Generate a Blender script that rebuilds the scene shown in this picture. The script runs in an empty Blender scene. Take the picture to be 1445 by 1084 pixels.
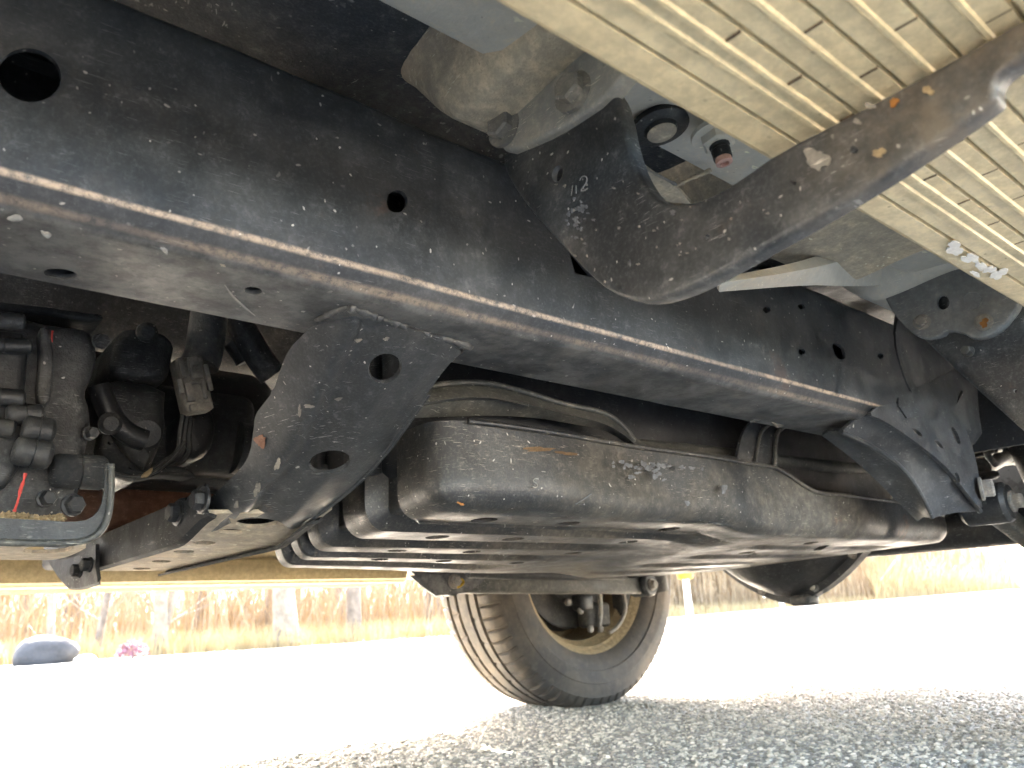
import bpy, bmesh, math, random
import numpy as np
from mathutils import Vector, Matrix
from mathutils.geometry import delaunay_2d_cdt
random.seed(7); rng = np.random.default_rng(7)
R = math.radians
sc = bpy.context.scene
col = sc.collection

# ------------------------------------------------------------------ camera
YAW, PITCH, ROLL, CAMH, FPX = R(40.3), R(16.5), R(2.9), 0.26, 1085.0
cd = Vector((math.sin(YAW)*math.cos(PITCH), math.cos(YAW)*math.cos(PITCH), math.sin(PITCH)))
_r0 = Vector((math.cos(YAW), -math.sin(YAW), 0)); _u0 = _r0.cross(cd)
cr = _r0*math.cos(ROLL) - _u0*math.sin(ROLL); cu = _r0*math.sin(ROLL) + _u0*math.cos(ROLL)
CAM = Vector((0, 0, CAMH))
cam = bpy.data.cameras.new('camera'); camo = bpy.data.objects.new('camera', cam); col.objects.link(camo)
m = Matrix.Identity(4)
for i in range(3):
    m[i][0], m[i][1], m[i][2], m[i][3] = cr[i], cu[i], -cd[i], CAM[i]
camo.matrix_world = m
cam.sensor_width = 36; cam.lens = FPX/1445*36
cam.clip_start = 0.005; cam.clip_end = 2000
cam.dof.use_dof = True; cam.dof.focus_distance = 0.66; cam.dof.aperture_fstop = 12.0
sc.camera = camo
# ------------------------------------------------------------------ sky, sun, exposure
SUN = Vector((0.50, 0.97, 1.0)).normalized()
el = math.asin(SUN.z); az = math.atan2(SUN.x, SUN.y)
w = bpy.data.worlds.new('World'); sc.world = w; w.use_nodes = True
nt = w.node_tree; bg = nt.nodes['Background']
sky = nt.nodes.new('ShaderNodeTexSky'); sky.sky_type = 'NISHITA'; sky.sun_disc = False
sky.sun_elevation = el; sky.sun_rotation = az; sky.air_density = 1.0; sky.dust_density = 5.0; sky.ozone_density = 0.5
nt.links.new(sky.outputs[0], bg.inputs[0]); bg.inputs[1].default_value = 0.15
sl = bpy.data.lights.new('sun', 'SUN'); sl.energy = 4.5; sl.angle = R(0.6); sl.color = (1, 0.95, 0.86)
so = bpy.data.objects.new('sun', sl); col.objects.link(so)
so.rotation_euler = SUN.to_track_quat('Z', 'Y').to_euler(); so.location = (8, 9, 12)
sc.view_settings.view_transform = 'Standard'; sc.view_settings.look = 'None'
sc.view_settings.exposure = 5.4; sc.view_settings.gamma = 1.0
sc.render.engine = 'CYCLES'
sc.cycles.max_bounces = 6; sc.cycles.diffuse_bounces = 4; sc.cycles.glossy_bounces = 3; sc.cycles.caustics_reflective = False; sc.cycles.caustics_refractive = False; sc.cycles.use_adaptive_sampling = True; sc.cycles.adaptive_threshold = 0.03

# ------------------------------------------------------------------ pixel -> point helpers
def ray(x, y): return cd + cr*((x-722.5)/FPX) - cu*((y-542.0)/FPX)
def onX(p, X): v = ray(*p); return CAM + v*(X/v.x)
def onY(p, Y): v = ray(*p); return CAM + v*(Y/v.y)
def onZ(p, Z): v = ray(*p); return CAM + v*((Z-CAMH)/v.z)
def hit(p, f, t0=0.15, t1=3.0):
    v = ray(*p); n = 160; a = t0; fa = f(CAM+v*a)
    for i in range(1, n+1):
        b = t0+(t1-t0)*i/n; fb = f(CAM+v*b)
        if fa*fb <= 0:
            for _ in range(24):
                c = .5*(a+b); fc = f(CAM+v*c)
                if fa*fc <= 0: b = c
                else: a, fa = c, fc
            return CAM+v*.5*(a+b)
        a, fa = b, fb
    return CAM+v*t1
def ell(cx, cy, rx, ry, rot=0, n=20):
    c, s = math.cos(R(rot)), math.sin(R(rot))
    return [(cx+rx*math.cos(a)*c-ry*math.sin(a)*s, cy+rx*math.cos(a)*s+ry*math.sin(a)*c) for a in [2*math.pi*i/n for i in range(n)]]
def sstep(a, b, x):
    t = min(1, max(0, (x-a)/(b-a))); return t*t*(3-2*t)

# ------------------------------------------------------------------ materials
MATS = {}
class NB:
    def __init__(s, name):
        s.m = bpy.data.materials.new(name); s.m.use_nodes = True; s.t = s.m.node_tree
        s.b = s.t.nodes['Principled BSDF']; s.n = s.t.nodes; s.l = s.t.links
        s.co = s.n.new('ShaderNodeTexCoord').outputs['Object']
    def map(s, scale=(1, 1, 1), rot=(0, 0, 0), loc=(0, 0, 0)):
        n = s.n.new('ShaderNodeMapping'); s.l.new(s.co, n.inputs[0])
        n.inputs['Location'].default_value = loc
        n.inputs['Scale'].default_value = scale; n.inputs['Rotation'].default_value = rot; return n.outputs[0]
    def noise(s, scale, detail=4, rough=.6, vec=None, dist=0):
        n = s.n.new('ShaderNodeTexNoise'); s.l.new(vec or s.co, n.inputs['Vector'])
        n.inputs['Scale'].default_value = scale; n.inputs['Detail'].default_value = detail
        n.inputs['Roughness'].default_value = rough; n.inputs['Distortion'].default_value = dist; return n.outputs[0]
    def vor(s, scale, vec=None, feat='F1', out='Distance', rnd=1):
        n = s.n.new('ShaderNodeTexVoronoi'); n.feature = feat; s.l.new(vec or s.co, n.inputs['Vector'])
        n.inputs['Scale'].default_value = scale; n.inputs['Randomness'].default_value = rnd; return n.outputs[out]
    def ramp(s, v, a, b, lo=0., hi=1.):
        n = s.n.new('ShaderNodeMapRange'); s.l.new(v, n.inputs[0]); n.interpolation_type = 'SMOOTHSTEP'
        for i, k in zip((1, 2, 3, 4), (a, b, lo, hi)): n.inputs[i].default_value = k
        return n.outputs[0]
    def math(s, op, a, b=None):
        n = s.n.new('ShaderNodeMath'); n.operation = op
        for i, k in enumerate((a, b)):
            if k is None: continue
            if isinstance(k, (int, float)): n.inputs[i].default_value = k
            else: s.l.new(k, n.inputs[i])
        return n.outputs[0]
    def mix(s, f, a, b):
        n = s.n.new('ShaderNodeMix'); n.data_type = 'RGBA'
        for k, i in ((f, 0), (a, 6), (b, 7)):
            if isinstance(k, (int, float)): n.inputs[i].default_value = k
            elif isinstance(k, tuple): n.inputs[i].default_value = (*k, 1)
            else: s.l.new(k, n.inputs[i])
        return n.outputs[2]
    def bump(s, h, dist, strength=1., prev=None):
        n = s.n.new('ShaderNodeBump'); s.l.new(h, n.inputs['Height']); n.inputs['Distance'].default_value = dist
        n.inputs['Strength'].default_value = strength
        if prev: s.l.new(prev, n.inputs['Normal'])
        return n.outputs[0]
    def out(s, colr=None, rough=None, nrm=None, metal=0., spec=None):
        for k, i in ((colr, 'Base Color'), (rough, 'Roughness'), (nrm, 'Normal')):
            if k is None: continue
            if isinstance(k, (int, float)): s.b.inputs[i].default_value = k
            elif isinstance(k, tuple): s.b.inputs[i].default_value = (*k, 1)
            else: s.l.new(k, s.b.inputs[i])
        s.b.inputs['Metallic'].default_value = metal
        if spec is not None: s.b.inputs['Specular IOR Level'].default_value = spec
        return s.m

def grime(name, base, dust, dusta=.5, dscale=9, specks=.5, rust=0., rough=.5, scale=1., streak=.35, metal=0., bumpd=.0006, speckc=(.55, .53, .48), dlo=.42, dhi=.72, spsc=1., spec=.35, motd=.35):
    """painted or bare metal with road dust, stone-chip specks, scratches and optional rust"""
    b = NB(name)
    n1 = b.noise(dscale*scale, 6, .65); n2 = b.noise(dscale*6*scale, 5, .7)
    d = b.math('MULTIPLY', b.ramp(b.math('ADD', b.math('MULTIPLY', n1, .7), b.math('MULTIPLY', n2, .3)), dlo, dhi), dusta)
    fine = b.ramp(b.noise(420*scale, 3, .7), .45, .75, 0, .35)
    c = b.mix(d, base, dust)
    c = b.mix(b.math('MULTIPLY', fine, min(1, dusta+.15)), c, tuple(x*1.1 for x in dust))
    mot = b.noise(95*scale, 7, .75)
    c = b.mix(b.ramp(mot, .38, .66, .55*min(1, dusta+.2), 0), c, tuple(x*motd for x in base))
    c = b.mix(b.ramp(mot, .56, .72, 0, .45*min(1, dusta+.2)), c, tuple(min(1, x*1.25) for x in dust))
    if streak:
        for sv, ms in ((b.map((26, 26, 420), (R(35), R(20), R(10))), 12), (b.map((30, 30, 520), (R(-25), R(-28), R(40)), (5, 2, 1)), 17)):
            st = b.ramp(b.noise(3, 2, .5, sv), .655, .70, 0, streak*1.6)
            msk = b.ramp(b.noise(ms, 3), .50, .60)
            c = b.mix(b.math('MULTIPLY', st, msk), c, tuple(min(1, x*2.0+.05) for x in dust))
    if rust:
        rm = b.ramp(b.noise(13, 6, .7, b.map(loc=(3.1, 7.7, 1.3))), .64, .72, 0, rust)
        rc = b.mix(b.noise(90, 4), (.10, .035, .014), (.26, .12, .05))
        c = b.mix(rm, c, rc)
    if specks:
        for sca, thr, dist, mp_ in ((62, .86, .13, (1.0, 1.0, 1.9)), (190, .80, .2, (1, 1.3, .75))):
            n = b.n.new('ShaderNodeTexVoronoi'); dv = b.n.new('ShaderNodeVectorMath'); dv.operation = 'ADD'
            ns = b.n.new('ShaderNodeTexNoise'); b.l.new(b.co, ns.inputs['Vector']); ns.inputs['Scale'].default_value = 60
            sc_ = b.n.new('ShaderNodeVectorMath'); sc_.operation = 'SCALE'; sc_.inputs[3].default_value = .012
            b.l.new(ns.outputs['Color'], sc_.inputs[0]); b.l.new(b.map(mp_, (0, R(25), 0)), dv.inputs[0]); b.l.new(sc_.outputs[0], dv.inputs[1])
            b.l.new(dv.outputs[0], n.inputs['Vector']); n.inputs['Scale'].default_value = sca*spsc
            sep = b.n.new('ShaderNodeSeparateColor'); b.l.new(n.outputs['Color'], sep.inputs[0])
            k = b.math('MULTIPLY', b.ramp(n.outputs['Distance'], dist, dist*.55), b.math('GREATER_THAN', sep.outputs[0], thr))
            k = b.math('MULTIPLY', k, b.math('MULTIPLY', sep.outputs[1], specks))
            c = b.mix(k, c, speckc)
    rg = b.ramp(b.noise(25*scale, 5), .3, .7, rough-.1, rough+.12)
    rg = b.math('ADD', rg, b.math('MULTIPLY', d, .3))
    nr = b.bump(b.noise(500*scale, 3), bumpd*.5, .6); nr = b.bump(b.noise(45*scale, 5, .65), bumpd*2, .5, nr)
    return b.out(c, rg, nr, metal, spec)

DUST = (.20, .185, .155)
MATS['frame'] = grime('frame_black_paint', (.023, .0255, .029), (.12, .12, .118), .6, 7, .9, .15, .40, bumpd=.0004, streak=.16, spec=.5)
def add_mask(mat, col_, build):
    b = NB.__new__(NB); b.m = mat; b.t = mat.node_tree; b.n = b.t.nodes; b.l = b.t.links; b.b = b.n['Principled BSDF']
    b.co = b.n.new('ShaderNodeTexCoord').outputs['Object']
    sp_ = b.n.new('ShaderNodeSeparateXYZ'); b.l.new(b.co, sp_.inputs[0])
    k = build(b, *sp_.outputs[:3]); old = b.b.inputs['Base Color'].links[0].from_socket
    b.l.new(b.mix(k, old, col_), b.b.inputs['Base Color'])
def fold_wear_highlight(b, x, y, z):
    # bare, dusty wear and painted highlight lines along the rail's two bottom bends
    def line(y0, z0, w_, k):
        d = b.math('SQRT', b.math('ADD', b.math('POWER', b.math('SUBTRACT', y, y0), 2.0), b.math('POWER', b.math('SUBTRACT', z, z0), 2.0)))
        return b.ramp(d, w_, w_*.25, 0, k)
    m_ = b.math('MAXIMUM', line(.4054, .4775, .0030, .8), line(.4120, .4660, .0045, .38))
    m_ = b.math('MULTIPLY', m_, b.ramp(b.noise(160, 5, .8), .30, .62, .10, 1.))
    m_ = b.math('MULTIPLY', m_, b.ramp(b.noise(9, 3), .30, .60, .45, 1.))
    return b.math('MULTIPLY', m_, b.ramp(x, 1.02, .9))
add_mask(MATS['frame'], (.17, .168, .16), lambda b, x, y, z: b.math('MULTIPLY', b.ramp(z, .4665, .4630, 0, .6), b.ramp(b.noise(38, 7, .75), .38, .64, .05, 1.)))
add_mask(MATS['frame'], (.50, .38, .27), fold_wear_highlight)
MATS['bracket'] = grime('bracket_black_paint', (.026, .029, .033), (.165, .163, .155), .65, 10, .9, .1, .40, spec=.4)
add_mask(MATS['bracket'], (.17, .135, .095), lambda b, x, y, z: b.math('MULTIPLY', b.ramp(b.math('ADD', y, b.math('MULTIPLY', b.noise(14, 5), .10)), .225, .12, 0, .55), b.ramp(b.noise(34, 7, .75), .34, .62, .25, 1.)))
MATS['gusset'] = grime('gusset_black_paint', (.024, .0265, .030), (.14, .14, .135), .55, 9, .9, .35, .38, spec=.5)
MATS['pan'] = grime('skid_plate_steel', (.022, .0225, .023), (.15, .131, .103), .9, 3.4, .8, .3, .42, bumpd=.0007, dlo=.44, dhi=.62, spec=.45)
MATS['corr'] = grime('white_corrosion', (.15, .155, .165), (.22, .225, .23), .8, 40, 0, 0, .8, streak=0)
MATS['rust3'] = grime('tan_rust', (.17, .105, .05), (.11, .075, .045), .8, 60, 0, 0, .8, streak=0)
MATS['rust2'] = grime('orange_rust', (.30, .13, .03), (.2, .08, .03), .7, 40, 0, 0, .8, streak=0)
MATS['strip'] = grime('shield_strip', (.05, .052, .05), (.2, .19, .16), .6, 14, .4, 0, .5)
MATS['dark'] = grime('dark_casting', (.015, .0165, .019), (.085, .085, .08), .6, 16, .4, .0, .42, bumpd=.001)
MATS['cast'] = grime('dusty_aluminium_casting', (.028, .029, .031), (.12, .12, .115), .75, 22, .9, .0, .5, bumpd=.002)
MATS['black'] = grime('black_plastic', (.012, .013, .015), (.06, .06, .06), .5, 14, .3, 0, .45)
MATS['matte'] = grime('matte_dusty_black', (.024, .026, .029), (.075, .073, .068), .6, 12, .5, .1, .75, spec=.08)
MATS['body'] = grime('underbody_grey_primer', (.54, .525, .48), (.56, .47, .34), .8, 6, .35, .1, .5, bumpd=.0008, speckc=(.04, .04, .04), motd=.8)
MATS['plategrey'] = grime('grey_plate', (.17, .178, .185), (.26, .24, .2), .6, 9, .4, .1, .5, speckc=(.04, .04, .04))
MATS['platedust'] = grime('dusty_steel_plate', (.28, .275, .26), (.46, .40, .30), .8, 10, .5, .1, .55, speckc=(.06, .06, .05), motd=.7)
MATS['dusty'] = grime('dust_caked_underbody', (.26, .24, .21), (.60, .50, .36), .95, 8, .5, .1, .7, bumpd=.0025, dlo=.3, dhi=.6, speckc=(.08, .07, .06), motd=.8)
MATS['floor'] = grime('underbody_black_sealer', (.045, .049, .056), (.22, .215, .20), .6, 5, .7, 0, .45, bumpd=.0015, spec=.4)
MATS['arm'] = grime('dusty_bracket_arm', (.05, .048, .045), (.22, .185, .135), .85, 9, .8, .35, .5)
MATS['bolt'] = grime('dusty_bolt', (.17, .16, .145), (.38, .34, .28), .8, 30, .3, .3, .5, motd=.7)
MATS['blackbolt'] = grime('black_bolt', (.012, .013, .015), (.06, .06, .06), .5, 30, .2, 0, .4)
MATS['rustpipe'] = grime('rusted_pipe', (.20, .095, .06), (.28, .18, .13), .7, 12, .3, .6, .7, bumpd=.0012, speckc=(.05, .02, .01))
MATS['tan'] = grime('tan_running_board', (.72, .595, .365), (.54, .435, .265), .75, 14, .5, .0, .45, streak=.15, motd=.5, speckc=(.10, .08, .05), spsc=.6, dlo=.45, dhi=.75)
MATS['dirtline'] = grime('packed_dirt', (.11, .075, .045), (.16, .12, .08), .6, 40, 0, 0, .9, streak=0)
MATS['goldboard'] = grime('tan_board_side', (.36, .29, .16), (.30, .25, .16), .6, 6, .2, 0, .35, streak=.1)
MATS['paint'] = grime('grey_truck_paint', (.05, .052, .055), (.1, .1, .1), .2, 4, .1, 0, .3, streak=0)
MATS['rim'] = grime('rim_dusty', (.34, .25, .14), (.42, .33, .2), .8, 12, .3, .3, .5)
MATS['drum'] = grime('brake_dark', (.035, .034, .033), (.13, .12, .10), .7, 20, .5, .3, .55)
MATS['white'] = grime('white_paint', (.80, .79, .75), (.62, .58, .5), .5, 30, 0, 0, .5, streak=0)
MATS['chalk'] = grime('chalk_mark', (.26, .26, .25), (.16, .16, .15), .6, 60, 0, 0, .8, streak=0)
MATS['red'] = grime('red_paint_mark', (.50, .05, .04), (.25, .05, .04), .5, 60, 0, 0, .6, streak=0)
MATS['yellow'] = grime('yellow_paint', (.40, .25, .005), (.34, .22, .01), .4, 8, 0, 0, .5, streak=0)
MATS['glass'] = NB('dark_glass').out((.01, .012, .013), .05)
MATS['pink'] = grime('pink_plastic_tip', (.55, .33, .28), (.4, .3, .25), .5, 60, 0, 0, .6, streak=0)
MATS['connector'] = grime('grey_connector_plastic', (.19, .18, .16), (.30, .28, .24), .7, 60, .3, 0, .6, streak=0)
def rubber():
    b = NB('tyre_rubber')
    c = b.mix(b.ramp(b.noise(7, 5, .7), .35, .7), (.022, .020, .018), (.072, .058, .043))
    c = b.mix(b.ramp(b.noise(60, 4), .5, .8, 0, .5), c, (.10, .085, .065))
    return b.out(c, .75, b.bump(b.noise(120, 4), .0012, .6))
MATS['rubber'] = rubber()
def asphalt():
    b = NB('worn_asphalt')
    v = b.vor(95); vc = b.vor(95, out='Color')
    sep = b.n.new('ShaderNodeSeparateColor'); b.l.new(vc, sep.inputs[0])
    stone = b.mix(sep.outputs[0], (.20, .18, .148), (.42, .375, .30))
    c = b.mix(b.ramp(v, .35, .6), stone, (.15, .135, .11))
    c = b.mix(b.ramp(b.noise(1.2, 5), .3, .7, 0, .35), c, (.24, .217, .178))
    h = b.math('ADD', b.math('MULTIPLY', b.ramp(v, .6, .1), 1.), b.noise(300, 3))
    return b.out(c, .85, b.bump(h, .006, .9))
MATS['asphalt'] = asphalt()
def stonemat():
    b = NB('asphalt_aggregate'); n = b.n.new('ShaderNodeAttribute'); n.attribute_name = 'tint'
    c = b.mix(n.outputs['Fac'], (.18, .156, .12), (.70, .59, .445))
    c = b.mix(b.ramp(b.noise(3, 3), .62, .75, 0, .3), c, (.28, .2, .12))
    return b.out(c, .8, b.bump(b.noise(700, 3), .001, .6))
MATS['stone'] = stonemat()
def simple(name, a, bb, scale, rough=.9, bd=.01):
    b = NB(name); return b.out(b.mix(b.ramp(b.noise(scale, 5, .7), .3, .7), a, bb), rough, b.bump(b.noise(scale*3, 4), bd, .7))
MATS['verge'] = simple('dry_grass_ground', (.08, .06, .03), (.16, .12, .065), 4)
MATS['grass'] = simple('dry_grass', (.20, .145, .062), (.30, .22, .10), 3)
MATS['brush'] = simple('dry_brush', (.12, .08, .038), (.22, .15, .076), 2)
MATS['bark'] = simple('tree_bark', (.07, .05, .032), (.14, .105, .07), 9, .9, .03)
MATS['bark2'] = simple('pale_bark', (.11, .083, .052), (.20, .155, .105), 9, .9, .03)
MATS['carpaint'] = simple('far_car_grey', (.020, .018, .016), (.036, .032, .028), 9, .95, 0.01)
MATS['maroon'] = simple('maroon_paint', (.10, .02, .03), (.14, .03, .045), 3, .5, 0.001)

# ------------------------------------------------------------------ mesh helpers
def mk(name, V, F, mat, parent=None, smooth=35, label=None, kind=None):
    me = bpy.data.meshes.new(name); me.from_pydata([tuple(v) for v in V], [], F); me.update()
    if smooth:
        me.shade_smooth(); me.set_sharp_from_angle(angle=R(smooth))
    me.materials.append(MATS[mat]); o = bpy.data.objects.new(name, me); col.objects.link(o)
    if parent: par(o, parent)
    if label: o['label'] = label
    if kind: o['kind'] = kind
    return o
BASE = {}
def par(o, p):
    o.parent = p; o.matrix_parent_inverse = Matrix.Translation(-p.location)   # every location is a world location
def bm_obj(name, bm, mat, parent=None, smooth=35, label=None):
    bmesh.ops.recalc_face_normals(bm, faces=bm.faces)
    me = bpy.data.meshes.new(name); bm.to_mesh(me); bm.free()
    if smooth:
        me.shade_smooth(); me.set_sharp_from_angle(angle=R(smooth))
    me.materials.append(MATS[mat]); o = bpy.data.objects.new(name, me); col.objects.link(o)
    if parent: par(o, parent)
    if label: o['label'] = label
    return o
def pip(p, poly):
    x, y = p; ins = False; j = len(poly)-1
    for i in range(len(poly)):
        xi, yi = poly[i]; xj, yj = poly[j]
        if (yi > y) != (yj > y) and x < (xj-xi)*(y-yi)/(yj-yi)+xi: ins = not ins
        j = i
    return ins
def densify(poly, step, closed=True):
    out = []; n = len(poly)
    for i in range(n if closed else n-1):
        a, b = Vector(poly[i]), Vector(poly[(i+1) % n]); k = max(1, int(math.ceil((b-a).length/step)))
        for j in range(k): out.append(tuple(a.lerp(b, j/k)))
    if not closed: out.append(tuple(poly[-1]))
    return out
def smooth_poly(pts, it=2, closed=False):
    """Chaikin corner cutting"""
    for _ in range(it):
        n = len(pts); q = [] if closed else [tuple(pts[0])]
        for i in range(n if closed else n-1):
            a, b = Vector(pts[i]), Vector(pts[(i+1) % n]); q += [tuple(a.lerp(b, .25)), tuple(a.lerp(b, .75))]
        if not closed: q.append(tuple(pts[-1]))
        pts = q
    return pts
def cdt(outline, holes, step, extra=None):
    V = []; Eg = []
    for lp in [outline]+holes:
        s = len(V); V += [Vector(p) for p in lp]; n = len(lp); Eg += [(s+i, s+(i+1) % n) for i in range(n)]
    xs = [p[0] for p in outline]; ys = [p[1] for p in outline]
    if extra is None:
        sx, sy = step if isinstance(step, tuple) else (step, step)
        extra = [(x, y) for x in np.arange(min(xs)+sx/2, max(xs), sx) for y in np.arange(min(ys)+sy/2, max(ys), sy)]
    for p in extra:
        if pip(p, outline) and not any(pip(p, h) for h in holes): V.append(Vector(p))
    v, e, f, *_ = delaunay_2d_cdt(V, Eg, [], 0, 1e-7)
    F = []
    for t in f:
        c = sum((v[i] for i in t), Vector((0, 0)))/len(t)
        if pip(c, outline) and not any(pip(c, h) for h in holes): F.append(list(t))
    return v, F
def thicken(P, F, th, toward=None):
    """solid sheet of thickness th; offset goes away from the point `toward`"""
    P = [Vector(p) for p in P]; N = [Vector((0, 0, 0)) for _ in P]
    for f in F:
        n = (P[f[1]]-P[f[0]]).cross(P[f[2]]-P[f[0]])
        for i in f: N[i] += n
    tw = toward if toward is not None else CAM
    for i, n in enumerate(N):
        if n.length: n.normalize()
    s = sum(1 if N[i].dot(P[i]-tw) > 0 else -1 for i in range(len(P)))
    sg = 1 if s > 0 else -1
    n0 = len(P); Q = P+[p+N[i]*sg*th for i, p in enumerate(P)]
    FF = [list(f) if sg < 0 else list(f)[::-1] for f in F]; G = [[i+n0 for i in f[::-1]] for f in FF]
    ed = {}
    for f in FF:
        for a, b in zip(f, f[1:]+f[:1]): ed[(a, b)] = 1
    rim = [[b, a, a+n0, b+n0] for (a, b) in ed if (b, a) not in ed]
    return Q, FF+G+rim
def sheet(name, outline, holes, fn, th, step, mat, parent, smooth=40, label=None, extra=None, toward=None):
    v, F = cdt(outline, holes, step, extra)
    P = [fn(p[0], p[1]) for p in v]
    Q, FF = thicken(P, F, th, toward)
    return mk(name, Q, FF, mat, parent, smooth, label)
def resample(pts, n):
    pts = [Vector(p) for p in pts]; L = [0]
    for a, b in zip(pts, pts[1:]): L.append(L[-1]+(b-a).length)
    out = []
    for i in range(n):
        t = L[-1]*i/(n-1); k = 0
        while k < len(pts)-2 and L[k+1] < t: k += 1
        s = (t-L[k])/max(1e-9, L[k+1]-L[k]); out.append(pts[k].lerp(pts[k+1], s))
    return out
def loft(name, lines, mat, parent, n=24, th=.003, sub=4, smooth=40, label=None, sm=1):
    ls = [resample(smooth_poly([tuple(p) for p in l], sm) if sm else l, n) for l in lines]
    rows = []
    for a, b in zip(ls, ls[1:]):
        for k in range(sub): rows.append([p.lerp(q, k/sub) for p, q in zip(a, b)])
    rows.append(ls[-1])
    P = [p for r_ in rows for p in r_]; F = []
    for i in range(len(rows)-1):
        for j in range(n-1): F.append([i*n+j, i*n+j+1, (i+1)*n+j+1, (i+1)*n+j])
    Q, FF = thicken(P, F, th)
    return mk(name, Q, FF, mat, parent, smooth, label)
def tube(name, pts, r, mat, parent, n=12, sm=2, label=None, jit=0., cap=True):
    pts = [Vector(p) for p in smooth_poly([tuple(p) for p in pts], sm)] if len(pts) > 2 else [Vector(p) for p in pts]
    V = []; F = []; up = None
    for i, p in enumerate(pts):
        t = (pts[min(i+1, len(pts)-1)]-pts[max(i-1, 0)]).normalized()
        if up is None: up = t.orthogonal().normalized()
        up = (up-t*up.dot(t)).normalized(); s = t.cross(up)
        rr = r[min(i*len(r)//len(pts), len(r)-1)] if isinstance(r, (list, tuple)) else r
        rr *= 1+(random.uniform(-jit, jit) if jit else 0)
        for k in range(n):
            a = 2*math.pi*k/n; V.append(p+up*math.cos(a)*rr+s*math.sin(a)*rr)
    for i in range(len(pts)-1):
        for k in range(n): F.append([i*n+k, i*n+(k+1) % n, (i+1)*n+(k+1) % n, (i+1)*n+k])
    if cap: F += [list(range(n))[::-1], [(len(pts)-1)*n+k for k in range(n)]]
    return mk(name, V, F, mat, parent, 50, label)
def lathe(name, prof, base, axis, mat, parent, n=24, label=None, smooth=35):
    """prof: (height along axis, radius)"""
    ax = Vector(axis).normalized(); u = ax.orthogonal().normalized(); v = ax.cross(u); V = []; F = []
    base = Vector(base)
    for h, r_ in prof:
        for k in range(n):
            a = 2*math.pi*k/n; V.append(base+ax*h+u*r_*math.cos(a)+v*r_*math.sin(a))
    for i in range(len(prof)-1):
        for k in range(n): F.append([i*n+k, i*n+(k+1) % n, (i+1)*n+(k+1) % n, (i+1)*n+k])
    F += [list(range(n))[::-1], [(len(prof)-1)*n+k for k in range(n)]]
    return mk(name, V, F, mat, parent, smooth, label)
def rbox(name, c, s, r, mat, parent, rot=None, seg=3, label=None):
    bm = bmesh.new(); bmesh.ops.create_cube(bm, size=1)
    for v in bm.verts: v.co = Vector((v.co.x*s[0], v.co.y*s[1], v.co.z*s[2]))
    if r: bmesh.ops.bevel(bm, geom=bm.edges[:], offset=min(r, min(s)*.49), segments=seg, profile=.5, affect='EDGES')
    M = Matrix.Translation(Vector(c)) @ (rot.to_4x4() if rot else Matrix.Identity(4))
    bm.transform(M); return bm_obj(name, bm, mat, parent, 40, label)
def hexbolt(name, c, axis, r, mat, parent, h=None, flange=1.35, stub=0):
    ax = Vector(axis).normalized(); u = ax.orthogonal().normalized(); v = ax.cross(u); c = Vector(c); h = h or r*.75
    V = []; F = []
    def ring(n, rr, hh, off=0):
        s = len(V)
        for k in range(n):
            a = 2*math.pi*k/n+off; V.append(c+ax*hh+u*rr*math.cos(a)+v*rr*math.sin(a))
        return s
    def band(a, b, n):
        for k in range(n): F.append([a+k, a+(k+1) % n, b+(k+1) % n, b+k])
    f0 = ring(24, r*flange, -.001); f1 = ring(24, r*flange, r*.18); f2 = ring(24, r*1.02, r*.26); band(f0, f1, 24); band(f1, f2, 24); F.append([f2+k for k in range(24)])
    h0 = ring(6, r, r*.2, .3); h1 = ring(6, r, h*.85, .3); h2 = ring(6, r*.84, h, .3); band(h0, h1, 6); band(h1, h2, 6); F.append([h2+k for k in range(6)])
    if stub:
        s0 = ring(12, r*.5, h*.9); s1 = ring(12, r*.5, h+stub); band(s0, s1, 12); F.append([s1+k for k in range(12)])
    return mk(name, V, F, mat, parent, 30)
def stamped(name, outline, holes, tomap, depth, r, mat, parent, step=.02, label=None, back=False, seg=4):
    """pressed part: flat face with rounded edges and walls running back by depth. outline in plane coords (u,v); tomap(u,v,w) with w = distance behind the face"""
    n = len(outline); A = [Vector(p) for p in outline]
    area = sum(A[i].x*A[(i+1) % n].y-A[(i+1) % n].x*A[i].y for i in range(n))
    sg = 1 if area > 0 else -1
    nrm = []
    for i in range(n):
        t = (A[(i+1) % n]-A[i-1]).normalized(); nrm.append(Vector((-t.y, t.x))*sg)
    def ins(d): return [tuple(A[i]+nrm[i]*d) for i in range(n)]
    v, F = cdt(ins(r), holes, step)
    P = [tomap(p[0], p[1], 0) for p in v]
    if (P[F[0][1]]-P[F[0][0]]).cross(P[F[0][2]]-P[F[0][0]]).dot(tomap(0, 0, -1)-tomap(0, 0, 0)) < 0: F = [f[::-1] for f in F]
    # hole walls
    for h in holes:
        s = len(P); k = len(h); P += [tomap(p[0], p[1], 0) for p in h]+[tomap(p[0], p[1], .004) for p in h]
        F += [[s+i, s+(i+1) % k, s+k+(i+1) % k, s+k+i] for i in range(k)]
    prev = None
    for q in range(seg+2):
        if q <= seg:
            a = math.pi/2*q/seg; lp = ins(r*(1-math.sin(a))); wd = r*(1-math.cos(a))
        else: lp = ins(0); wd = depth
        s = len(P); P += [tomap(p[0], p[1], wd) for p in lp]
        if prev is not None: F += [[prev+i, prev+(i+1) % n, s+(i+1) % n, s+i] for i in range(n)]
        prev = s
    if back: F.append([prev+i for i in range(n)])
    o = mk(name, P, F, mat, parent, 40, label)
    bm = bmesh.new(); bm.from_mesh(o.data); bmesh.ops.remove_doubles(bm, verts=bm.verts, dist=1e-5)
    bmesh.ops.recalc_face_normals(bm, faces=bm.faces); bm.to_mesh(o.data); bm.free()
    o.data.shade_smooth(); o.data.set_sharp_from_angle(angle=R(40))
    return o
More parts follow.
